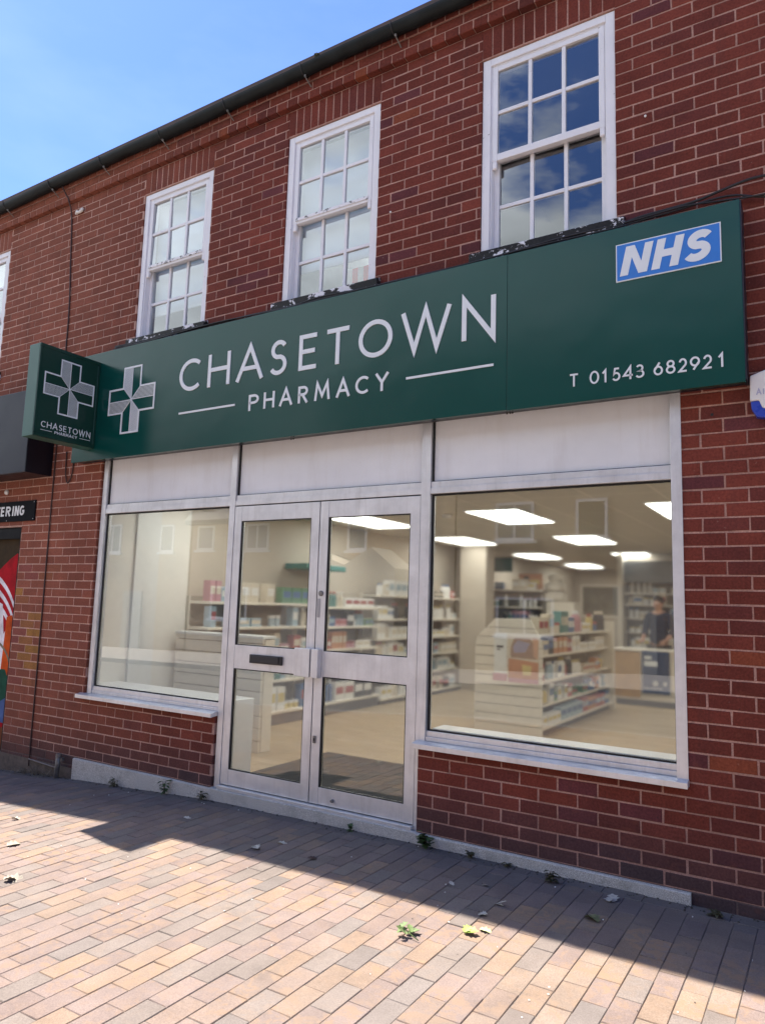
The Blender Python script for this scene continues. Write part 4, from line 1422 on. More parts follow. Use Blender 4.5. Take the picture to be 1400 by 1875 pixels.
# ------------------------------------------------------------------ inside the shop
FZ = 0.12; CZ = 2.50
RX0, RX1, RY0, RY1 = -4.95, 0.25, 0.105, 14.5
M_wall_in = simple('cream_wall_paint', (0.50, 0.445, 0.375), 0.85, var=0.03, nscale=2)
M_unit = simple('cream_shelving', (0.74, 0.69, 0.60), 0.5, var=0.04)
M_unit_back = simple('shelf_back_shaded', (0.30, 0.265, 0.225), 0.7, var=0.06)  # cream shelving darkened: shade behind the goods put into the colour
M_kick = simple('grey_kick_plate', (0.15, 0.15, 0.16), 0.6)
M_white_in = simple('white_board', (0.72, 0.74, 0.74), 0.4, var=0.03)
M_wood_in = simple('light_wood_panel', (0.46, 0.30, 0.16), 0.5, var=0.12, nscale=6)
M_mat = simple('dark_grey_matting', (0.018, 0.021, 0.023), 0.95, var=0.4, nscale=190)


def m_floor():
    t = NT('pale_oak_vinyl')
    br = t.n('ShaderNodeTexBrick')
    br.offset = 0.37; br.inputs['Scale'].default_value = 1.0
    br.inputs['Brick Width'].default_value = 1.2; br.inputs['Row Height'].default_value = 0.18; br.inputs['Mortar Size'].default_value = 0.002
    br.inputs['Color1'].default_value = (0.46, 0.36, 0.245, 1); br.inputs['Color2'].default_value = (0.40, 0.31, 0.20, 1); br.inputs['Mortar'].default_value = (0.2, 0.14, 0.08, 1)
    mp = t.obj(); t.l(mp, br.inputs['Vector'])
    n1 = t.noise(3, 6, 0.6, t.obj(scale=(1, 12, 1)))
    c = t.mix(1.0, br.outputs['Color'], _grey(t, n1, 0.18), 'MULTIPLY')
    t.principled(c, 0.42, 0, 0.4)
    return t.m


def m_ceiling():
    t = NT('ceiling_tiles')
    br = t.n('ShaderNodeTexBrick')
    br.offset = 0.0
    br.inputs['Scale'].default_value = 1.0
    br.inputs['Brick Width'].default_value = 0.6; br.inputs['Row Height'].default_value = 1.2; br.inputs['Mortar Size'].default_value = 0.012
    br.inputs['Color1'].default_value = (0.56, 0.52, 0.45, 1); br.inputs['Color2'].default_value = (0.545, 0.505, 0.435, 1); br.inputs['Mortar'].default_value = (0.66, 0.61, 0.53, 1)
    t.l(t.obj(loc=(-0.04, 0.05, 0)), br.inputs['Vector'])
    t.principled(br.outputs['Color'], 0.9, 0, 0.2)
    return t.m


q = MB(); q.box(RX0, RX1, 0.07, RY1, 0.0, FZ)
tag(q.build('shop_floor', m_floor()), kind='structure')
q = MB(); q.box(RX0, RX1, RY0, RY1, CZ, CZ + 0.08)
tag(q.build('shop_ceiling', m_ceiling()), kind='structure')
q = MB()
q.box(RX0 - 0.1, RX0, RY0, RY1, FZ, CZ); q.box(RX1, RX1 + 0.1, RY0, RY1, FZ, CZ)
q.box(RX0, RX1, RY1, RY1 + 0.1, FZ, CZ)
tag(q.build('shop_walls', M_wall_in), kind='structure')
q = MB(); q.box(-4.62, -4.16, 6.95, 7.30, FZ, CZ)
tag(q.build('wall_pier', M_wall_in), kind='structure')
q = MB(); q.box(-2.55, RX1, 9.45, 9.55, FZ, CZ)
tag(q.build('dispensary_partition', M_wall_in), kind='structure')
q = MB(); q.box(RX0, -4.905, 0.5, 0.78, FZ, CZ)
tag(q.build('white_wall_column', M_white_in), kind='structure')
q = MB(); q.box(RX0, -4.93, RY0, 0.499, FZ, CZ); q.box(RX0, -4.93, 0.781, 1.19, FZ, CZ)  # added pale lining: daylight near the window put into the wall colour
tag(q.build('daylit_wall_lining', simple('daylit_lining', (0.74, 0.725, 0.68), 0.7, var=0.03)), kind='structure')

# window boards
for a, b, d, z, lab in ((-4.945, -3.285, 0.43, 0.700, 'white boxed display board inside the left window'), (-1.512, 0.2, 0.27, 0.708, 'white display board inside the right window')):
    q = MB(); q.box(a, b, 0.104, d, FZ, z)
    o = q.build('window_board', M_white_in, bevel=0.004); tag(o, lab, 'window board')
q = MB(); q.box(-3.27, -1.56, 0.11, 1.44, FZ + 0.002, FZ + 0.012)
tag(q.build('door_mat', M_mat), 'dark grey entrance mat on the wood floor inside the doors', 'mat')

# ceiling lights
LAMP = NT('ceiling_panel_diffuser')
e_ = LAMP.n('ShaderNodeEmission'); e_.inputs[0].default_value = (1.0, 0.955, 0.87, 1); e_.inputs[1].default_value = PANEL
LAMP.l(e_.outputs[0], LAMP.out.inputs[0])
M_lamp_rim = simple('white_light_rim', (0.75, 0.73, 0.68), 0.4)
cols = [('middle', -2.36), ('left', -4.22), ('right', -0.50)]
rows = [('unseen fill added behind the windows', 0.75), ('nearest the windows', 3.55), ('second from the windows', 6.45), ('third from the windows', 9.60), ('farthest from the windows', 12.75)]  # first row is added out of view to brighten the window area
for cn, cx in cols:
    for rn, cy in rows:
        if cn == 'right' and cy > 9.4: continue
        if cn == 'left' and cy == 0.75: cy = 1.20
        if cn == 'left' and cy == 6.45: cy = 6.25
        L = thing('ceiling_light', 'glowing square panel light in the %s ceiling row, %s' % (cn, rn), 'ceiling light', (cx, cy, CZ), 'panel lights in the shop ceiling')
        q = MB(); q.box(cx - 0.315, cx + 0.315, cy - 0.625, cy + 0.625, CZ - 0.012, CZ - 0.001)
        q.build('light_rim', M_lamp_rim, L)
        q = MB(); q.box(cx - 0.29, cx + 0.29, cy - 0.60, cy + 0.60, CZ - 0.014, CZ - 0.0121)
        q.build('diffuser', LAMP.m, L)

# products -----------------------------------------------------------
PC = {'white': (0.74, 0.73, 0.70), 'cream': (0.66, 0.56, 0.40), 'blue': (0.05, 0.15, 0.38), 'pale blue': (0.30, 0.46, 0.58), 'teal': (0.04, 0.24, 0.22),
      'green': (0.08, 0.28, 0.12), 'red': (0.48, 0.05, 0.05), 'orange': (0.60, 0.20, 0.04), 'yellow': (0.66, 0.48, 0.06), 'pink': (0.58, 0.22, 0.28), 'dark grey': (0.05, 0.05, 0.06), 'brown': (0.22, 0.11, 0.06)}
PC = {k: tuple(q * 0.68 + 0.32 * (0.3 * v[0] + 0.59 * v[1] + 0.11 * v[2] + 0.06) for q in v) for k, v in PC.items()}
PM = {k: simple('pack_' + k.replace(' ', '_'), v, 0.45, var=0.05) for k, v in PC.items()}
PROTO = {}


def product_mesh(kind, col, col2, w, d, h):
    key = (kind, col, col2, w, d, h)
    if key in PROTO: return PROTO[key]
    q = MB()
    if kind == 'carton':
        q.box(-w / 2, w / 2, -d / 2, d / 2, 0, h, 0)
        q.box(-w * 0.42, w * 0.42, -d / 2 - 0.0015, -d / 2, h * 0.35, h * 0.75, 1)
    elif kind == 'bottle':
        rr = w * 0.42
        q.lathe([(rr * 0.92, 0), (rr, 0.006), (rr, h * 0.62), (rr * 0.75, h * 0.74), (rr * 0.42, h * 0.80), (rr * 0.42, h * 0.83)], 14, (0, 0, 0), 0)
        q.lathe([(rr * 0.52, h * 0.83), (rr * 0.52, h * 0.99), (rr * 0.45, h)], 12, (0, 0, 0), 1)
    else:
        rr = w * 0.48
        q.lathe([(rr * 0.94, 0), (rr, 0.005), (rr, h * 0.74)], 16, (0, 0, 0), 0)
        q.lathe([(rr * 1.04, h * 0.74), (rr * 1.04, h * 0.98), (rr * 0.96, h)], 16, (0, 0, 0), 1)
    o = q.build('product_' + kind, [PM[col], PM[col2]])
    me = o.data
    bpy.data.objects.remove(o)
    PROTO[key] = me
    return me


ORD = ['first', 'second', 'third', 'fourth', 'fifth', 'sixth', 'seventh', 'eighth', 'ninth', 'tenth', 'eleventh', 'twelfth', 'thirteenth', 'fourteenth', 'fifteenth', 'sixteenth', 'seventeenth', 'eighteenth', 'nineteenth', 'twentieth']
rq = random.Random(42)


def stock(u0, u1, z, clear, fn, rot, where, start, weights, big=False):
    """Fill one shelf from u0 to u1; fn(u) gives x, y."""
    u = u0 + rq.uniform(0.0, 0.05)
    cnt = {}
    col = None; run = 0
    while u < u1 - 0.06:
        if run <= 0:
            col = rq.choices(list(weights), list(weights.values()))[0]; run = rq.choice([1, 1, 2, 2, 3, 4])
            kind = rq.choices(['carton', 'bottle', 'tub'], [60, 28, 12])[0]
            w = rq.choice([0.07, 0.09, 0.11, 0.13, 0.16]) * (1.25 if big else 1)
            h = min(clear - 0.02, rq.choice([0.09, 0.12, 0.15, 0.18, 0.21]) * (1.2 if big else 1))
            if kind == 'bottle': w = rq.choice([0.06, 0.07, 0.085]) * (1.3 if big else 1); h = min(clear - 0.02, rq.choice([0.16, 0.19, 0.22]) * (1.2 if big else 1))
            if kind == 'tub': w = rq.choice([0.08, 0.10]); h = min(clear - 0.02, rq.choice([0.08, 0.12]))
            col2 = rq.choice(['white', 'cream', 'white', 'pale blue', 'blue', 'red'])
            if col2 == col: col2 = 'yellow' if col == 'white' else 'white'
        run -= 1
        if u + w > u1: break
        x, y_ = fn(u + w / 2)
        o = bpy.data.objects.new('product_' + kind, product_mesh(kind, col, col2, round(w, 3), 0.10, round(h, 3)))
        COL.objects.link(o)
        o.location = (x, y_, z + 0.0005); o.rotation_euler = (0, 0, rot + rq.uniform(-0.06, 0.06))
        k = (col, kind); cnt[k] = cnt.get(k, 0) + 1
        tag(o, '%s %s %s from %s on %s' % (ORD[min(cnt[k] - 1, 19)], col, kind, start, where), kind, 'goods on the shop shelves')
        u += w + rq.uniform(0.004, 0.02) + (rq.uniform(0.05, 0.25) if rq.random() < 0.10 else 0)


SHELF_N = ['bottom shelf', 'second shelf up', 'third shelf up', 'fourth shelf up', 'fifth shelf up', 'sixth shelf up']


def wall_unit(y0, y1, levels, top, label, short, weights, depth=0.40):
    """A shelf bay against the left wall, facing +x."""
    xb = RX0 + 0.004; xf = -4.55
    u = thing('shelf_unit', label, 'shelf unit', (xb, y0, FZ), 'shelf bays along the left wall')
    q = MB(); q.box(xb, xb + 0.02, y0 + 0.012, y1 - 0.012, FZ, top); q.build('back_panel', M_unit_back, u)
    for y_ in (y0, y1 - 0.012):
        q = MB(); q.box(xb, xb + 0.05, y_, y_ + 0.012, FZ, top); q.build('upright', M_unit, u)
    q = MB(); q.box(xb + 0.02, xf - 0.03, y0 + 0.012, y1 - 0.012, FZ + 0.001, levels[0] - 0.03); q.build('kick_plate', M_kick, u)
    for i, z in enumerate(levels):
        q = MB(); q.box(xb + 0.021, xf - (0.0 if i == 0 else 0.06), y0 + 0.013, y1 - 0.013, z - 0.028, z)
        q.build('shelf', M_unit, u, bevel=0.003)
        clear = (levels[i + 1] - z - 0.03) if i + 1 < len(levels) else 0.26
        xx = xf - 0.085 - (0 if i == 0 else 0.06)
        stock(y0 + 0.03, y1 - 0.03, z, clear, lambda uu: (xx, uu), math.pi / 2, '%s of the %s' % (SHELF_N[i], short), 'the window', weights, big=(i == 0))
    return u


MIXW = {'white': 26, 'cream': 10, 'blue': 12, 'pale blue': 14, 'teal': 8, 'green': 5, 'red': 7, 'orange': 5, 'yellow': 4, 'pink': 6, 'dark grey': 6, 'brown': 3}
WARMW = {'white': 22, 'cream': 16, 'red': 14, 'orange': 12, 'pink': 10, 'blue': 8, 'pale blue': 6, 'yellow': 6, 'dark grey': 6}
wall_unit(1.20, 2.95, [0.27, 0.60, 0.90, 1.19, 1.45], 1.50, 'cream wall shelf bay nearest the left window stocked with mixed goods', 'nearest wall bay', MIXW)
wall_unit(2.955, 4.40, [0.27, 0.60, 0.90, 1.18, 1.42], 1.50, 'middle cream wall shelf bay stocked with bottles and cartons', 'middle wall bay', MIXW)
wall_unit(4.405, 6.93, [0.20, 0.48, 0.74, 1.00, 1.27, 1.60], 1.62, 'far cream wall shelf bay by the white pier holding pale goods', 'far wall bay', {'white': 60, 'cream': 18, 'dark grey': 8, 'pale blue': 8, 'red': 4, 'blue': 4})
# teal header over the wall bays
q = MB(); q.box(RX0 + 0.002, -4.60, 2.75, 3.55, 1.86, 1.93)
tag(q.build('header_board', simple('teal_board', (0.03, 0.19, 0.17), 0.5), bevel=0.01), 'teal header board on the left wall above the wall shelves', 'header board')

# slatted end panel by the left window
def slat_panel(mb, x0, x1, y0, y1, z0, z1, pitch, clip=None):
    z = z0
    while z < z1 - 0.01:
        ze = min(z + pitch - 0.008, z1)
        c0 = c1 = 0
        if clip and ze > z1 - clip[1]:
            zc = z1 - clip[1]
            fa = lambda zz: clip[0] * max(0, (zz - zc) / clip[1])
            mb.prism([(x0 + fa(z), z), (x1 - fa(z) * clip[2], z), (x1 - fa(ze) * clip[2], ze), (x0 + fa(ze), ze)], lambda u, v, d: (u, d, v), y0, y1)
        else:
            mb.box(x0, x1, y0, y1, z, ze)
        z += pitch


se = thing('slatted_counter', 'cream slatted counter end inside the left window', 'counter', (-4.3, 1.04, FZ))
q = MB(); slat_panel(q, -4.86, -3.735, 1.02, 1.045, FZ, 1.125, 0.107); q.build('slatted_front', M_unit, se, bevel=0.003)
q = MB(); q.box(-4.845, -3.76, 1.0455, 1.06, FZ, 1.11); q.build('backing_board', M_unit_back, se)
q = MB(); slat_panel(q, 0, 0.001, 0, 0, 0, 0, 1) if False else None
q.box(-3.765, -3.738, 1.0605, 1.19, FZ, 1.115); q.build('side_panel', M_unit, se)
q = MB(); q.box(-4.87, -3.725, 1.012, 1.195, 1.1255, 1.15); q.build('counter_top', M_white_in, se, bevel=0.003)

# centre gondola
GX0, GX1, GY0, GY1 = -2.765, -1.985, 3.50, 6.42
gd = thing('gondola', 'centre gondola with a slatted end panel and full shelves', 'gondola', ((GX0 + GX1) / 2, (GY0 + GY1) / 2, FZ))
q = MB(); slat_panel(q, GX0, GX1, GY0, GY0 + 0.025, FZ, 1.365, 0.1036, clip=(0.25, 0.24, 0.60)); q.build('slatted_end_panel', M_unit, gd, bevel=0.003)
q = MB(); q.prism([(GX0 + 0.01, FZ), (GX1 - 0.01, FZ), (GX1 - 0.01, 1.12), (GX1 - 0.16, 1.355), (GX0 + 0.26, 1.355), (GX0 + 0.01, 1.12)], lambda u, v, d: (u, d, v), GY0 + 0.0255, GY0 + 0.035)
q.build('end_backing', M_unit_back, gd)
q = MB(); q.box(-2.395, -2.365, GY0 + 0.036, GY1 - 0.026, FZ, 1.36); q.build('spine_panel', M_unit_back, gd)
q = MB(); q.box(GX0, GX1 + 0.02, GY1 - 0.025, GY1, FZ, 1.33); q.build('far_end_panel', M_unit, gd, bevel=0.003)
q = MB(); q.box(GX0 + 0.05, GX1 - 0.05, GY0 + 0.036, GY1 - 0.026, FZ + 0.001, 0.19); q.build('kick_plate', M_kick, gd)
GLV = [0.22, 0.44, 0.69, 0.97, 1.20]
for i, z in enumerate(GLV):
    for side in (1, -1):
        q = MB()
        xa, xb = (-2.364, GX1 - (0.0 if i == 0 else 0.05)) if side == 1 else (GX0 + (0.0 if i == 0 else 0.05), -2.396)
        q.box(xa, xb, GY0 + 0.037, GY1 - 0.027, z - 0.026, z); q.build('shelf', M_unit, gd, bevel=0.003)
    clear = (GLV[i + 1] - z - 0.03) if i < 4 else 0.30
    xx = GX1 - 0.075 - (0 if i == 0 else 0.05)
    wts = MIXW if i != 2 else WARMW
    stock(GY0 + 0.07, GY1 - 0.06, z, clear, lambda uu: (xx, uu), math.pi / 2, '%s of the centre gondola' % SHELF_N[i], 'the window', wts, big=(i in (0, 4)))
# notices on the gondola end
yg = GY0 - 0.0005
nt = thing('poster', 'tall white leaflet with a red foot on the slatted gondola end', 'poster', (-2.46, yg, 0.68))
q = MB(); q.box(-2.535, -2.385, yg - 0.003, yg, 0.76, 1.195); q.build('sheet', M_white_in, nt)
q = MB(); q.box(-2.545, -2.380, yg - 0.004, yg, 0.68, 0.7595); q.build('red_foot', PM['pink'], nt)
q = MB(); q.box(-2.505, -2.425, yg - 0.0036, yg - 0.0031, 1.035, 1.062); q.box(-2.50, -2.46, yg - 0.0036, yg - 0.0031, 1.01, 1.025); q.build('print', PM['dark grey'], nt)
nt = thing('poster', 'colourful poster in brown purple and orange on the slatted gondola end', 'poster', (-2.19, yg, 0.67))
q = MB(); q.box(-2.37, -2.02, yg - 0.003, yg, 0.67, 1.165, 0)
yy = yg - 0.003


def patch_(pts, mi):
    global yy
    yy -= 0.0004
    q.prism(pts, fn0, yg - 0.002, yy, mi)


patch_([(-2.365, 0.72), (-2.025, 0.72), (-2.025, 0.90), (-2.365, 0.93)], 1)
patch_([(-2.34, 0.94), (-2.05, 0.93), (-2.06, 1.08), (-2.12, 1.15), (-2.30, 1.15), (-2.34, 1.05)], 2)
patch_([(-2.30, 0.99), (-2.17, 1.0), (-2.12, 1.10), (-2.26, 1.13), (-2.31, 1.06)], 3)
patch_([(-2.08, 0.96), (-2.03, 0.93), (-2.025, 1.15), (-2.09, 1.16)], 4)
patch_([(-2.20, 0.76), (-2.11, 0.76), (-2.10, 0.86), (-2.21, 0.87)], 5)
patch_([(-2.366, 0.675), (-2.024, 0.675), (-2.024, 0.722), (-2.366, 0.72)], 6)
q.build('poster_sheet', [PM['cream'], PM['orange'], simple('tan_print', (0.36, 0.24, 0.19), 0.5), simple('lilac_print', (0.36, 0.33, 0.44), 0.5), simple('peach_print', (0.60, 0.36, 0.25), 0.5), PM['yellow'], PM['pink']], nt)

# back-left shelving, facing the street
bu = thing('shelf_unit', 'tall shelf unit on the back left facing the street with green sign above', 'shelf unit', (-4.3, 8.4, FZ))
q = MB(); q.box(-4.93, -3.55, 8.40, 8.43, FZ, 1.80); q.build('back_panel', M_unit_back, bu)
for x in (-4.94, -3.55):
    q = MB(); q.box(x, x + 0.03, 7.98, 8.43, FZ, 1.80); q.build('upright', M_unit_back, bu)
BL = [0.30, 0.62, 0.93, 1.21, 1.50, 1.80]
for i, z in enumerate(BL):
    q = MB(); q.box(-4.909, -3.551, 8.0, 8.399, z - 0.03, z); q.build('shelf', M_unit, bu, bevel=0.003)
    stock(-4.88, -3.58, z, (BL[i + 1] - z - 0.03) if i < 5 else 0.22, lambda uu: (uu, 8.09), 0, '%s of the back left unit' % SHELF_N[i], 'the pier', MIXW)
hs = thing('hanging_sign', 'green rectangular sign hanging over the back left shelf unit', 'sign', (-4.4, 8.0, 2.1))
q = MB(); q.box(-4.66, -4.11, 7.985, 8.0, 2.10, 2.36); q.build('board', simple('dark_green_board', (0.02, 0.11, 0.09), 0.5), hs, bevel=0.004)
for x in (-4.6, -4.17):
    q = MB(); q.tube([(x, 7.9925, 2.36), (x, 7.9925, CZ)], 0.003, 6); q.build('hanging_wire', M_steel, hs)
db = thing('display_box', 'orange and yellow display box on top of the back left shelves', 'box', (-3.85, 8.1, 1.80))
q = MB(); q.box(-4.06, -3.66, 8.18, 8.30, 1.8005, 2.08, 0); q.build('carton', [PM['orange']], db, bevel=0.004)
q = MB(); q.box(-3.97, -3.87, 8.176, 8.1795, 1.83, 2.04); q.build('dark_print', PM['dark grey'], db)
q = MB(); q.box(-3.85, -3.68, 8.176, 8.1795, 1.90, 1.98); q.build('yellow_print', PM['yellow'], db)
bagm = simple('white_paper_bag', (0.66, 0.62, 0.55), 0.8)
for i, (x, z, w, h) in enumerate(((-3.42, 1.60, 0.44, 0.18), (-3.40, 1.78, 0.36, 0.17), (-3.40, 1.95, 0.26, 0.13))):
    q = MB(); q.lathe([(w * 0.42, 0), (w * 0.5, h * 0.2), (w * 0.48, h * 0.7), (w * 0.3, h * 0.97), (0.01, h)], 14, (x, 8.2, z))
    o = q.build('stuffed_bag', bagm, smooth=True)
    tag(o, ['lowest pale bag in the stack beside the back left shelves', 'middle pale bag in the stack beside the back left shelves', 'topmost small bag in the stack beside the back left shelves'][i], 'bag', 'pale bags stacked beside the shelves')
st_ = thing('shelf_unit', 'narrow cream display stand under the stacked pale bags', 'shelf unit', (-3.35, 8.2, FZ))
q = MB(); q.box(-3.50, -3.02, 8.0, 8.42, FZ, 1.595); q.build('stand_body', M_unit, st_, bevel=0.004)

# dispensary counter, hatch and shelves
dc = thing('dispensary_counter', 'cream and light wood dispensary counter at the back', 'counter', (-1.2, 7.2, FZ))
q = MB(); q.box(-2.12, 0.2, 7.02, 7.45, FZ + 0.09, 0.90); q.build('counter_body', M_unit, dc)
q = MB(); q.box(-2.105, -1.74, 7.005, 7.0195, 0.24, 0.895); q.build('wood_panel', M_wood_in, dc)
q = MB(); q.box(-2.16, 0.22, 6.99, 7.50, 0.9005, 0.93); q.build('counter_top', M_unit, dc, bevel=0.004)
q = MB(); q.box(-2.10, 0.2, 7.06, 7.45, FZ + 0.001, FZ + 0.0895); q.build('kick_plate', M_kick, dc)
M_navy_print = simple('navy_print', (0.020, 0.050, 0.125), 0.4, var=0.2, nscale=4)
ps = thing('poster', 'navy blue poster panel on the front of the dispensary counter', 'poster', (-1.5, 7.0, 0.3))
q = MB(); q.box(-1.715, -1.335, 6.985, 7.0, 0.31, 0.915); q.build('poster_panel', M_navy_print, ps, bevel=0.003)
q = MB()
for a, b, c, d in ((-1.68, -1.58, 0.80, 0.84), (-1.68, -1.50, 0.70, 0.77), (-1.70, -1.44, 0.385, 0.395)): q.box(a, b, 6.983, 6.9848, c, d)
q.lathe([(0.035, 0), (0.030, -0.002)], 14, (-1.53, 6.9848, 0.46), axis='y'); q.lathe([(0.025, 0), (0.020, -0.002)], 14, (-1.40, 6.9848, 0.46), axis='y')
q.build('poster_print', M_white_in, ps)
rs_ = thing('shelf_unit', 'dispensary shelves of white packets behind the counter under a grey header', 'shelf unit', (-1.6, 9.3, FZ))
q = MB(); q.box(-2.46, -0.9, 9.40, 9.445, FZ, 1.98); q.build('back_panel', M_unit_back, rs_)
q = MB(); q.box(-2.46, -0.9, 9.12, 9.444, 1.9805, 2.36); q.build('grey_header', simple('blue_grey_header', (0.20, 0.22, 0.24), 0.6), rs_)
q = MB(); q.box(-2.55, -2.465, 9.02, 9.444, FZ, CZ); q.build('end_panel', M_unit, rs_)
for i, z in enumerate([0.85, 1.12, 1.36, 1.60, 1.80]):
    q = MB(); q.box(-2.459, -0.9, 9.14, 9.399, z - 0.025, z); q.build('shelf', M_unit, rs_, bevel=0.002)
    stock(-2.42, -0.95, z, 0.2, lambda uu: (uu, 9.21), 0, '%s of the dispensary shelves' % SHELF_N[i], 'the end panel', {'white': 60, 'cream': 20, 'pale blue': 6, 'dark grey': 4})
ht = thing('wall_hatch', 'dark framed hatch opening in the far back wall', 'hatch', (-4.3, RY1, 1.4))
q = MB(); q.box(-4.82, -4.77, RY1 - 0.05, RY1 - 0.001, 1.30, 2.12); q.box(-3.78, -3.73, RY1 - 0.05, RY1 - 0.001, 1.30, 2.12); q.box(-4.77, -3.78, RY1 - 0.05, RY1 - 0.001, 2.07, 2.12); q.box(-4.77, -3.78, RY1 - 0.05, RY1 - 0.001, 1.30, 1.35)
q.build('hatch_frame', M_unit, ht)
q = MB(); q.box(-4.769, -3.781, RY1 - 0.02, RY1 - 0.002, 1.351, 2.069); q.build('dark_opening', simple('dim_opening', (0.16, 0.15, 0.12), 0.8, var=0.3, nscale=3), ht)
sd = MB(); sd.lathe([(0.05, 0), (0.06, -0.012), (0.045, -0.035), (0.015, -0.04)], 18, (-3.0, 3.2, CZ))
tag(sd.build('smoke_detector', M_white_plastic, smooth=True), 'small round smoke detector on the shop ceiling', 'smoke detector')


# staff member behind the counter, seen from behind
def person(px_, py_, ang):
    e = thing('person', 'person in a dark navy top standing behind the dispensary counter', 'person', (px_, py_, FZ))
    skin = simple('skin', (0.42, 0.24, 0.17), 0.55); navy = simple('navy_tunic', (0.012, 0.018, 0.040), 0.85, var=0.15, nscale=20)
    hair = simple('dark_hair', (0.035, 0.028, 0.025), 0.6, var=0.3, nscale=60); trs = simple('black_trousers', (0.012, 0.012, 0.014), 0.85)
    ca, sa = math.cos(ang), math.sin(ang)

    def T(p): return (px_ + p[0] * ca - p[1] * sa, py_ + p[0] * sa + p[1] * ca, FZ + p[2])

    def skinned(name, nodes, edges, radii, mat, sub=2, root=0):
        me = bpy.data.meshes.new(name)
        me.from_pydata([T(n_) for n_ in nodes], edges, [])
        o = bpy.data.objects.new(name, me); COL.objects.link(o)
        o.modifiers.new('skin', 'SKIN')
        sl = me.skin_vertices[0].data
        for i_, r_ in enumerate(radii):
            sl[i_].radius = r_ if isinstance(r_, tuple) else (r_, r_)
        sl[root].use_root = True
        sb = o.modifiers.new('sub', 'SUBSURF'); sb.levels = sub; sb.render_levels = sub
        me.materials.append(mat)
        attach(o, e)
        return o
    # body: one continuous figure (skin), local +y is the facing direction
    N = [(0, 0, 0.86), (0, 0.01, 1.02), (0, 0.0, 1.20), (0, -0.005, 1.32), (0, 0.0, 1.375), (0, 0.015, 1.43), (0, 0.03, 1.50), (0, 0.02, 1.555)]
    R = [(0.125, 0.10), (0.115, 0.09), (0.135, 0.095), (0.10, 0.075), (0.050, 0.050), (0.062, 0.075), (0.072, 0.088), (0.045, 0.06)]
    E = [(i, i + 1) for i in range(7)]
    for s in (-1, 1):
        b = len(N)
        N += [(s * 0.165, -0.005, 1.305), (s * 0.215, 0.01, 1.05), (s * 0.19, 0.16, 0.94), (s * 0.17, 0.235, 0.915)]
        R += [0.048, 0.040, 0.030, (0.020, 0.034)]
        E += [(3, b), (b, b + 1), (b + 1, b + 2), (b + 2, b + 3)]
        # fingers
        for k in range(4):
            c = len(N)
            fx = s * (0.145 + 0.018 * k)
            ln = (0.030, 0.036, 0.033, 0.026)[k]
            N += [(fx, 0.275, 0.915), (fx, 0.275 + ln, 0.908), (fx, 0.275 + ln * 1.7, 0.892)]
            R += [0.0095, 0.0085, 0.0075]
            E += [(b + 3, c), (c, c + 1), (c + 1, c + 2)]
        c = len(N)
        N += [(s * 0.135, 0.24, 0.912), (s * 0.118, 0.262, 0.905)]
        R += [0.011, 0.009]
        E += [(b + 3, c), (c, c + 1)]
    for s in (-1, 1):
        b = len(N)
        N += [(s * 0.085, 0, 0.80), (s * 0.095, 0.01, 0.45), (s * 0.10, -0.01, 0.085), (s * 0.11, 0.11, 0.035), (s * 0.115, 0.17, 0.03)]
        R += [0.085, 0.058, 0.042, (0.040, 0.030), (0.036, 0.024)]
        E += [(0, b), (b, b + 1), (b + 1, b + 2), (b + 2, b + 3), (b + 3, b + 4)]
    skinned('body', N, E, R, skin)
    # clothing
    tn = [(0, 0, 0.80), (0, 0.01, 1.02), (0, 0.0, 1.20), (0, -0.005, 1.32), (0, 0.0, 1.36)]
    tr_ = [(0.160, 0.125), (0.140, 0.110), (0.158, 0.115), (0.115, 0.09), (0.06, 0.06)]
    te = [(0, 1), (1, 2), (2, 3), (3, 4)]
    for s in (-1, 1):
        b = len(tn)
        tn += [(s * 0.168, -0.005, 1.305), (s * 0.217, 0.01, 1.06), (s * 0.205, 0.09, 0.985)]
        tr_ += [0.064, 0.056, 0.048]
        te += [(3, b), (b, b + 1), (b + 1, b + 2)]
    skinned('tunic', tn, te, tr_, navy)
    ln_ = [(0, 0, 0.86)]; lr = [(0.135, 0.11)]; le = []
    for s in (-1, 1):
        b = len(ln_)
        ln_ += [(s * 0.088, 0, 0.78), (s * 0.096, 0.01, 0.45), (s * 0.10, -0.01, 0.09)]
        lr += [0.097, 0.072, 0.060]
        le += [(0, b), (b, b + 1), (b + 1, b + 2)]
    skinned('trousers', ln_, le, lr, trs)
    hd = MB()
    vs = []; fs = []
    for i_ in range(9):
        a = math.pi * i_ / 8 * 0.62
        for k_ in range(18):
            p_ = 2 * math.pi * k_ / 18
            front = max(0, math.sin(p_))
            rr_ = math.sin(a) * (1 - 0.25 * front * (i_ / 8))
            vs.append(T((0.083 * rr_ * math.cos(p_), 0.022 + 0.103 * rr_ * math.sin(p_) - 0.006, 1.515 + 0.103 * math.cos(a) + 0.05 * front * (i_ / 8))))
    for i_ in range(8):
        for k_ in range(18):
            k2 = (k_ + 1) % 18
            fs.append((i_ * 18 + k_, i_ * 18 + k2, (i_ + 1) * 18 + k2, (i_ + 1) * 18 + k_))
    hd.add(vs, fs); hd.build('hair', hair, e, smooth=True)
    # face features
    fc = MB()
    fc.lathe([(0.003, 0), (0.014, 0.012), (0.011, 0.028), (0.004, 0.045)], 10, T((0, 0.112, 1.455)))
    fc.build('nose', skin, e, smooth=True)
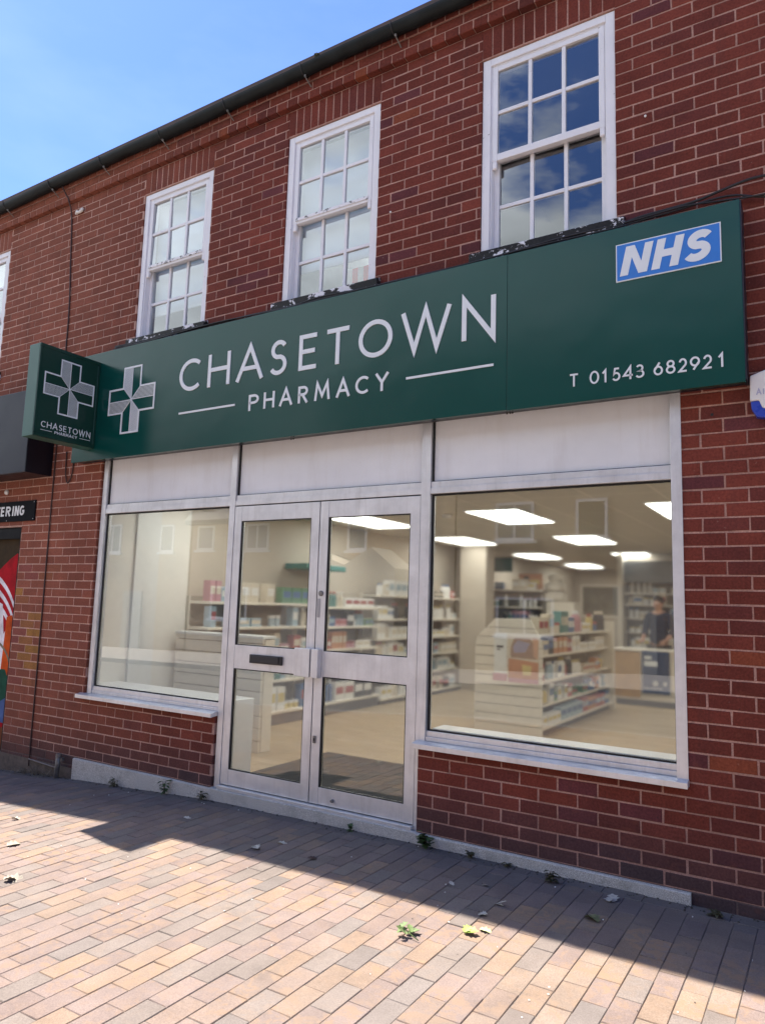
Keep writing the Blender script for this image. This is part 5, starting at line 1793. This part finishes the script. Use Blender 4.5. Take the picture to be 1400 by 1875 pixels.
    for s in (-1, 1):
        q_ = MB(); q_.lathe([(0.002, -0.008), (0.010, -0.004), (0.010, 0.004), (0.002, 0.008)], 10, T((s * 0.030, 0.104, 1.492))); q_.build('eye', M_white_plastic, e, smooth=True)
        q_ = MB(); q_.lathe([(0.004, -0.028), (0.012, -0.010), (0.014, 0.012), (0.004, 0.026)], 10, T((s * 0.080, 0.015, 1.485))); q_.build('ear', skin, e, smooth=True)
    q_ = MB(); q_.lathe([(0.004, -0.004), (0.019, 0), (0.004, 0.004)], 12, T((0, 0.103, 1.435))); q_.build('mouth', PM['pink'], e, smooth=True)


person(-1.62, 7.78, math.pi * 0.93)

# ------------------------------------------------------------------ houses across the street (seen in the glass)
def m_buff(name, c1, c2):
    t = NT(name)
    br = t.n('ShaderNodeTexBrick'); br.inputs['Scale'].default_value = 1.0
    br.inputs['Brick Width'].default_value = 0.225; br.inputs['Row Height'].default_value = 0.075; br.inputs['Mortar Size'].default_value = 0.008
    br.inputs['Color1'].default_value = (*c1, 1); br.inputs['Color2'].default_value = (*c2, 1); br.inputs['Mortar'].default_value = (0.42, 0.36, 0.29, 1)
    c_ = t.n('ShaderNodeTexCoord'); s_ = t.n('ShaderNodeSeparateXYZ'); k_ = t.n('ShaderNodeCombineXYZ')
    t.l(c_.outputs['Object'], s_.inputs[0]); t.l(t.math('ADD', s_.outputs[0], s_.outputs[1]), k_.inputs[0]); t.l(s_.outputs[2], k_.inputs[1]); t.l(k_.outputs[0], br.inputs['Vector'])
    t.principled(br.outputs['Color'], 0.9, 0, 0.2)
    return t.m


M_buff = m_buff('buff_brick', (0.60, 0.44, 0.29), (0.52, 0.37, 0.24))
M_buff2 = m_buff('brown_buff_brick', (0.48, 0.36, 0.25), (0.42, 0.31, 0.21))
M_slate = simple('dark_slate', (0.055, 0.060, 0.072), 0.6, var=0.2, nscale=6)
M_upvc = simple('white_window_frame', (0.78, 0.78, 0.77), 0.4)
M_dk_glass = m_glass('house_glass', 0.0, boost=2.0)
M_dk_room = simple('dark_curtained_room', (0.16, 0.17, 0.16), 0.9)
M_render = simple('cream_render', (0.74, 0.66, 0.50), 0.9)
M_fdoor = simple('cream_house_door', (0.5, 0.46, 0.38), 0.4)


def house(x0, x1, yf, eave, ridge, mat, label, wins, door=None, chim=None, parapet=False):
    h = thing('house', label, 'house', ((x0 + x1) / 2, yf, gz((x0 + x1) / 2)), 'houses across the street')
    zb = min(gz(x0), gz(x1)) - 0.3
    q = MB(); q.box(x0, x1, yf - 8, yf, zb, eave); q.build('wall', mat, h)
    q = MB()
    q.prism([(yf + 0.35, eave - 0.12), (yf + 0.35, eave + 0.02), (yf - 4, ridge), (yf - 8.35, eave + 0.02), (yf - 8.35, eave - 0.12)], lambda u, v, d: (d, u, v), x0 - 0.05, x1 + 0.05)
    ro = q.build('roof', M_slate, h)
    if chim:
        q = MB(); q.box(chim - 0.45, chim + 0.45, yf - 4.4, yf - 3.6, ridge - 0.6, ridge + 1.0); q.box(chim - 0.5, chim + 0.5, yf - 4.45, yf - 3.55, ridge + 0.85, ridge + 0.95)
        q.build('chimney', mat, ro)
    for a, b, c, d in wins:
        q = MB(); f = 0.07
        for bx in ((a, a + f, c, d), (b - f, b, c, d), (a + f, b - f, c, c + f), (a + f, b - f, d - f, d)): q.box(bx[0], bx[1], yf + 0.001, yf + 0.05, bx[2], bx[3])
        if b - a > 0.9: q.box((a + b) / 2 - 0.03, (a + b) / 2 + 0.03, yf + 0.001, yf + 0.05, c + f, d - f)
        q.box(a - 0.08, b + 0.08, yf + 0.001, yf + 0.10, c - 0.08, c - 0.001)
        w_ = q.build('window', M_upvc, h)
        q = MB(); q.box(a + f, b - f, yf + 0.02, yf + 0.026, c + f, d - f); q.build('pane', M_dk_glass, w_)
        q = MB(); q.box(a + f, b - f, yf + 0.0015, yf + 0.006, c + f, d - f); q.build('curtain', M_dk_room, w_)
    if door:
        q = MB(); q.box(door - 0.5, door + 0.5, yf + 0.001, yf + 0.06, zb + 0.2, gz(door) + 2.1); q.build('door', M_fdoor, h)


house(-46, -30.2, -14, 5.4, 8.6, M_buff, 'buff brick house at the far left end across the street', [(-42, -40.6, 3.2, 4.4), (-36, -34.6, 3.2, 4.4)], -38, -45)
house(-30, -18.7, -14, 6.6, 10.4, M_buff, 'tall buff brick house second from the left across the street', [(-27, -25.8, 3.1, 4.2), (-23.4, -22.4, 3.1, 4.2), (-20.2, -19.5, 3.1, 4.1), (-26, -24, 0.8, 2.0)], -21.5, -24)
house(-18.6, -12.6, -14, 4.15, 9.8, M_buff, 'low buff brick house with a dark slate roof across the street', [(-18.3, -17.5, 3.15, 4.0), (-16.0, -15.0, 3.12, 4.0), (-17.5, -15.8, 0.8, 1.9)], -13.8, -18)
house(-12.5, -8.25, -14, 8.0, 10.8, M_buff, 'sunlit buff brick house with a cream porch across the street', [(-11.86, -11.15, 3.05, 4.0), (-9.6, -8.9, 3.05, 4.0)], None, -12)
house(-8.2, 4.2, -14, 8.0, 10.8, M_buff2, 'brown buff brick house opposite the shop doors across the street', [(-7.02, -5.94, 3.25, 4.28), (-4.82, -4.02, 3.28, 4.28), (-1.5, -0.3, 3.25, 4.28), (1.6, 2.8, 3.25, 4.28), (-6.98, -5.4, 0.74, 1.75), (-1.8, -0.2, 0.74, 1.75)], -3.4, 1)
house(4.4, 20, -14, 7.8, 10.6, M_buff, 'buff brick house at the right end across the street', [(6.5, 7.7, 3.2, 4.3), (11, 12.2, 3.2, 4.3), (6.4, 8.0, 0.8, 1.9)], 10, 12)
pc = thing('porch', 'cream rendered porch with a sloping top on the sunlit house across the street', 'porch', (-10.9, -13, 0))
q = MB(); q.prism([(-12.35, -0.3), (-9.5, -0.3), (-9.5, 2.45), (-10.3, 3.05), (-11.2, 2.55), (-12.35, 2.95)], lambda u, v, d: (u, d, v), -13.995, -12.9)
q.build('porch_wall', M_render, pc)
q = MB(); q.box(-11.6, -10.7, -12.8999, -12.86, -0.2, 1.75); q.build('porch_door', M_fdoor, pc)
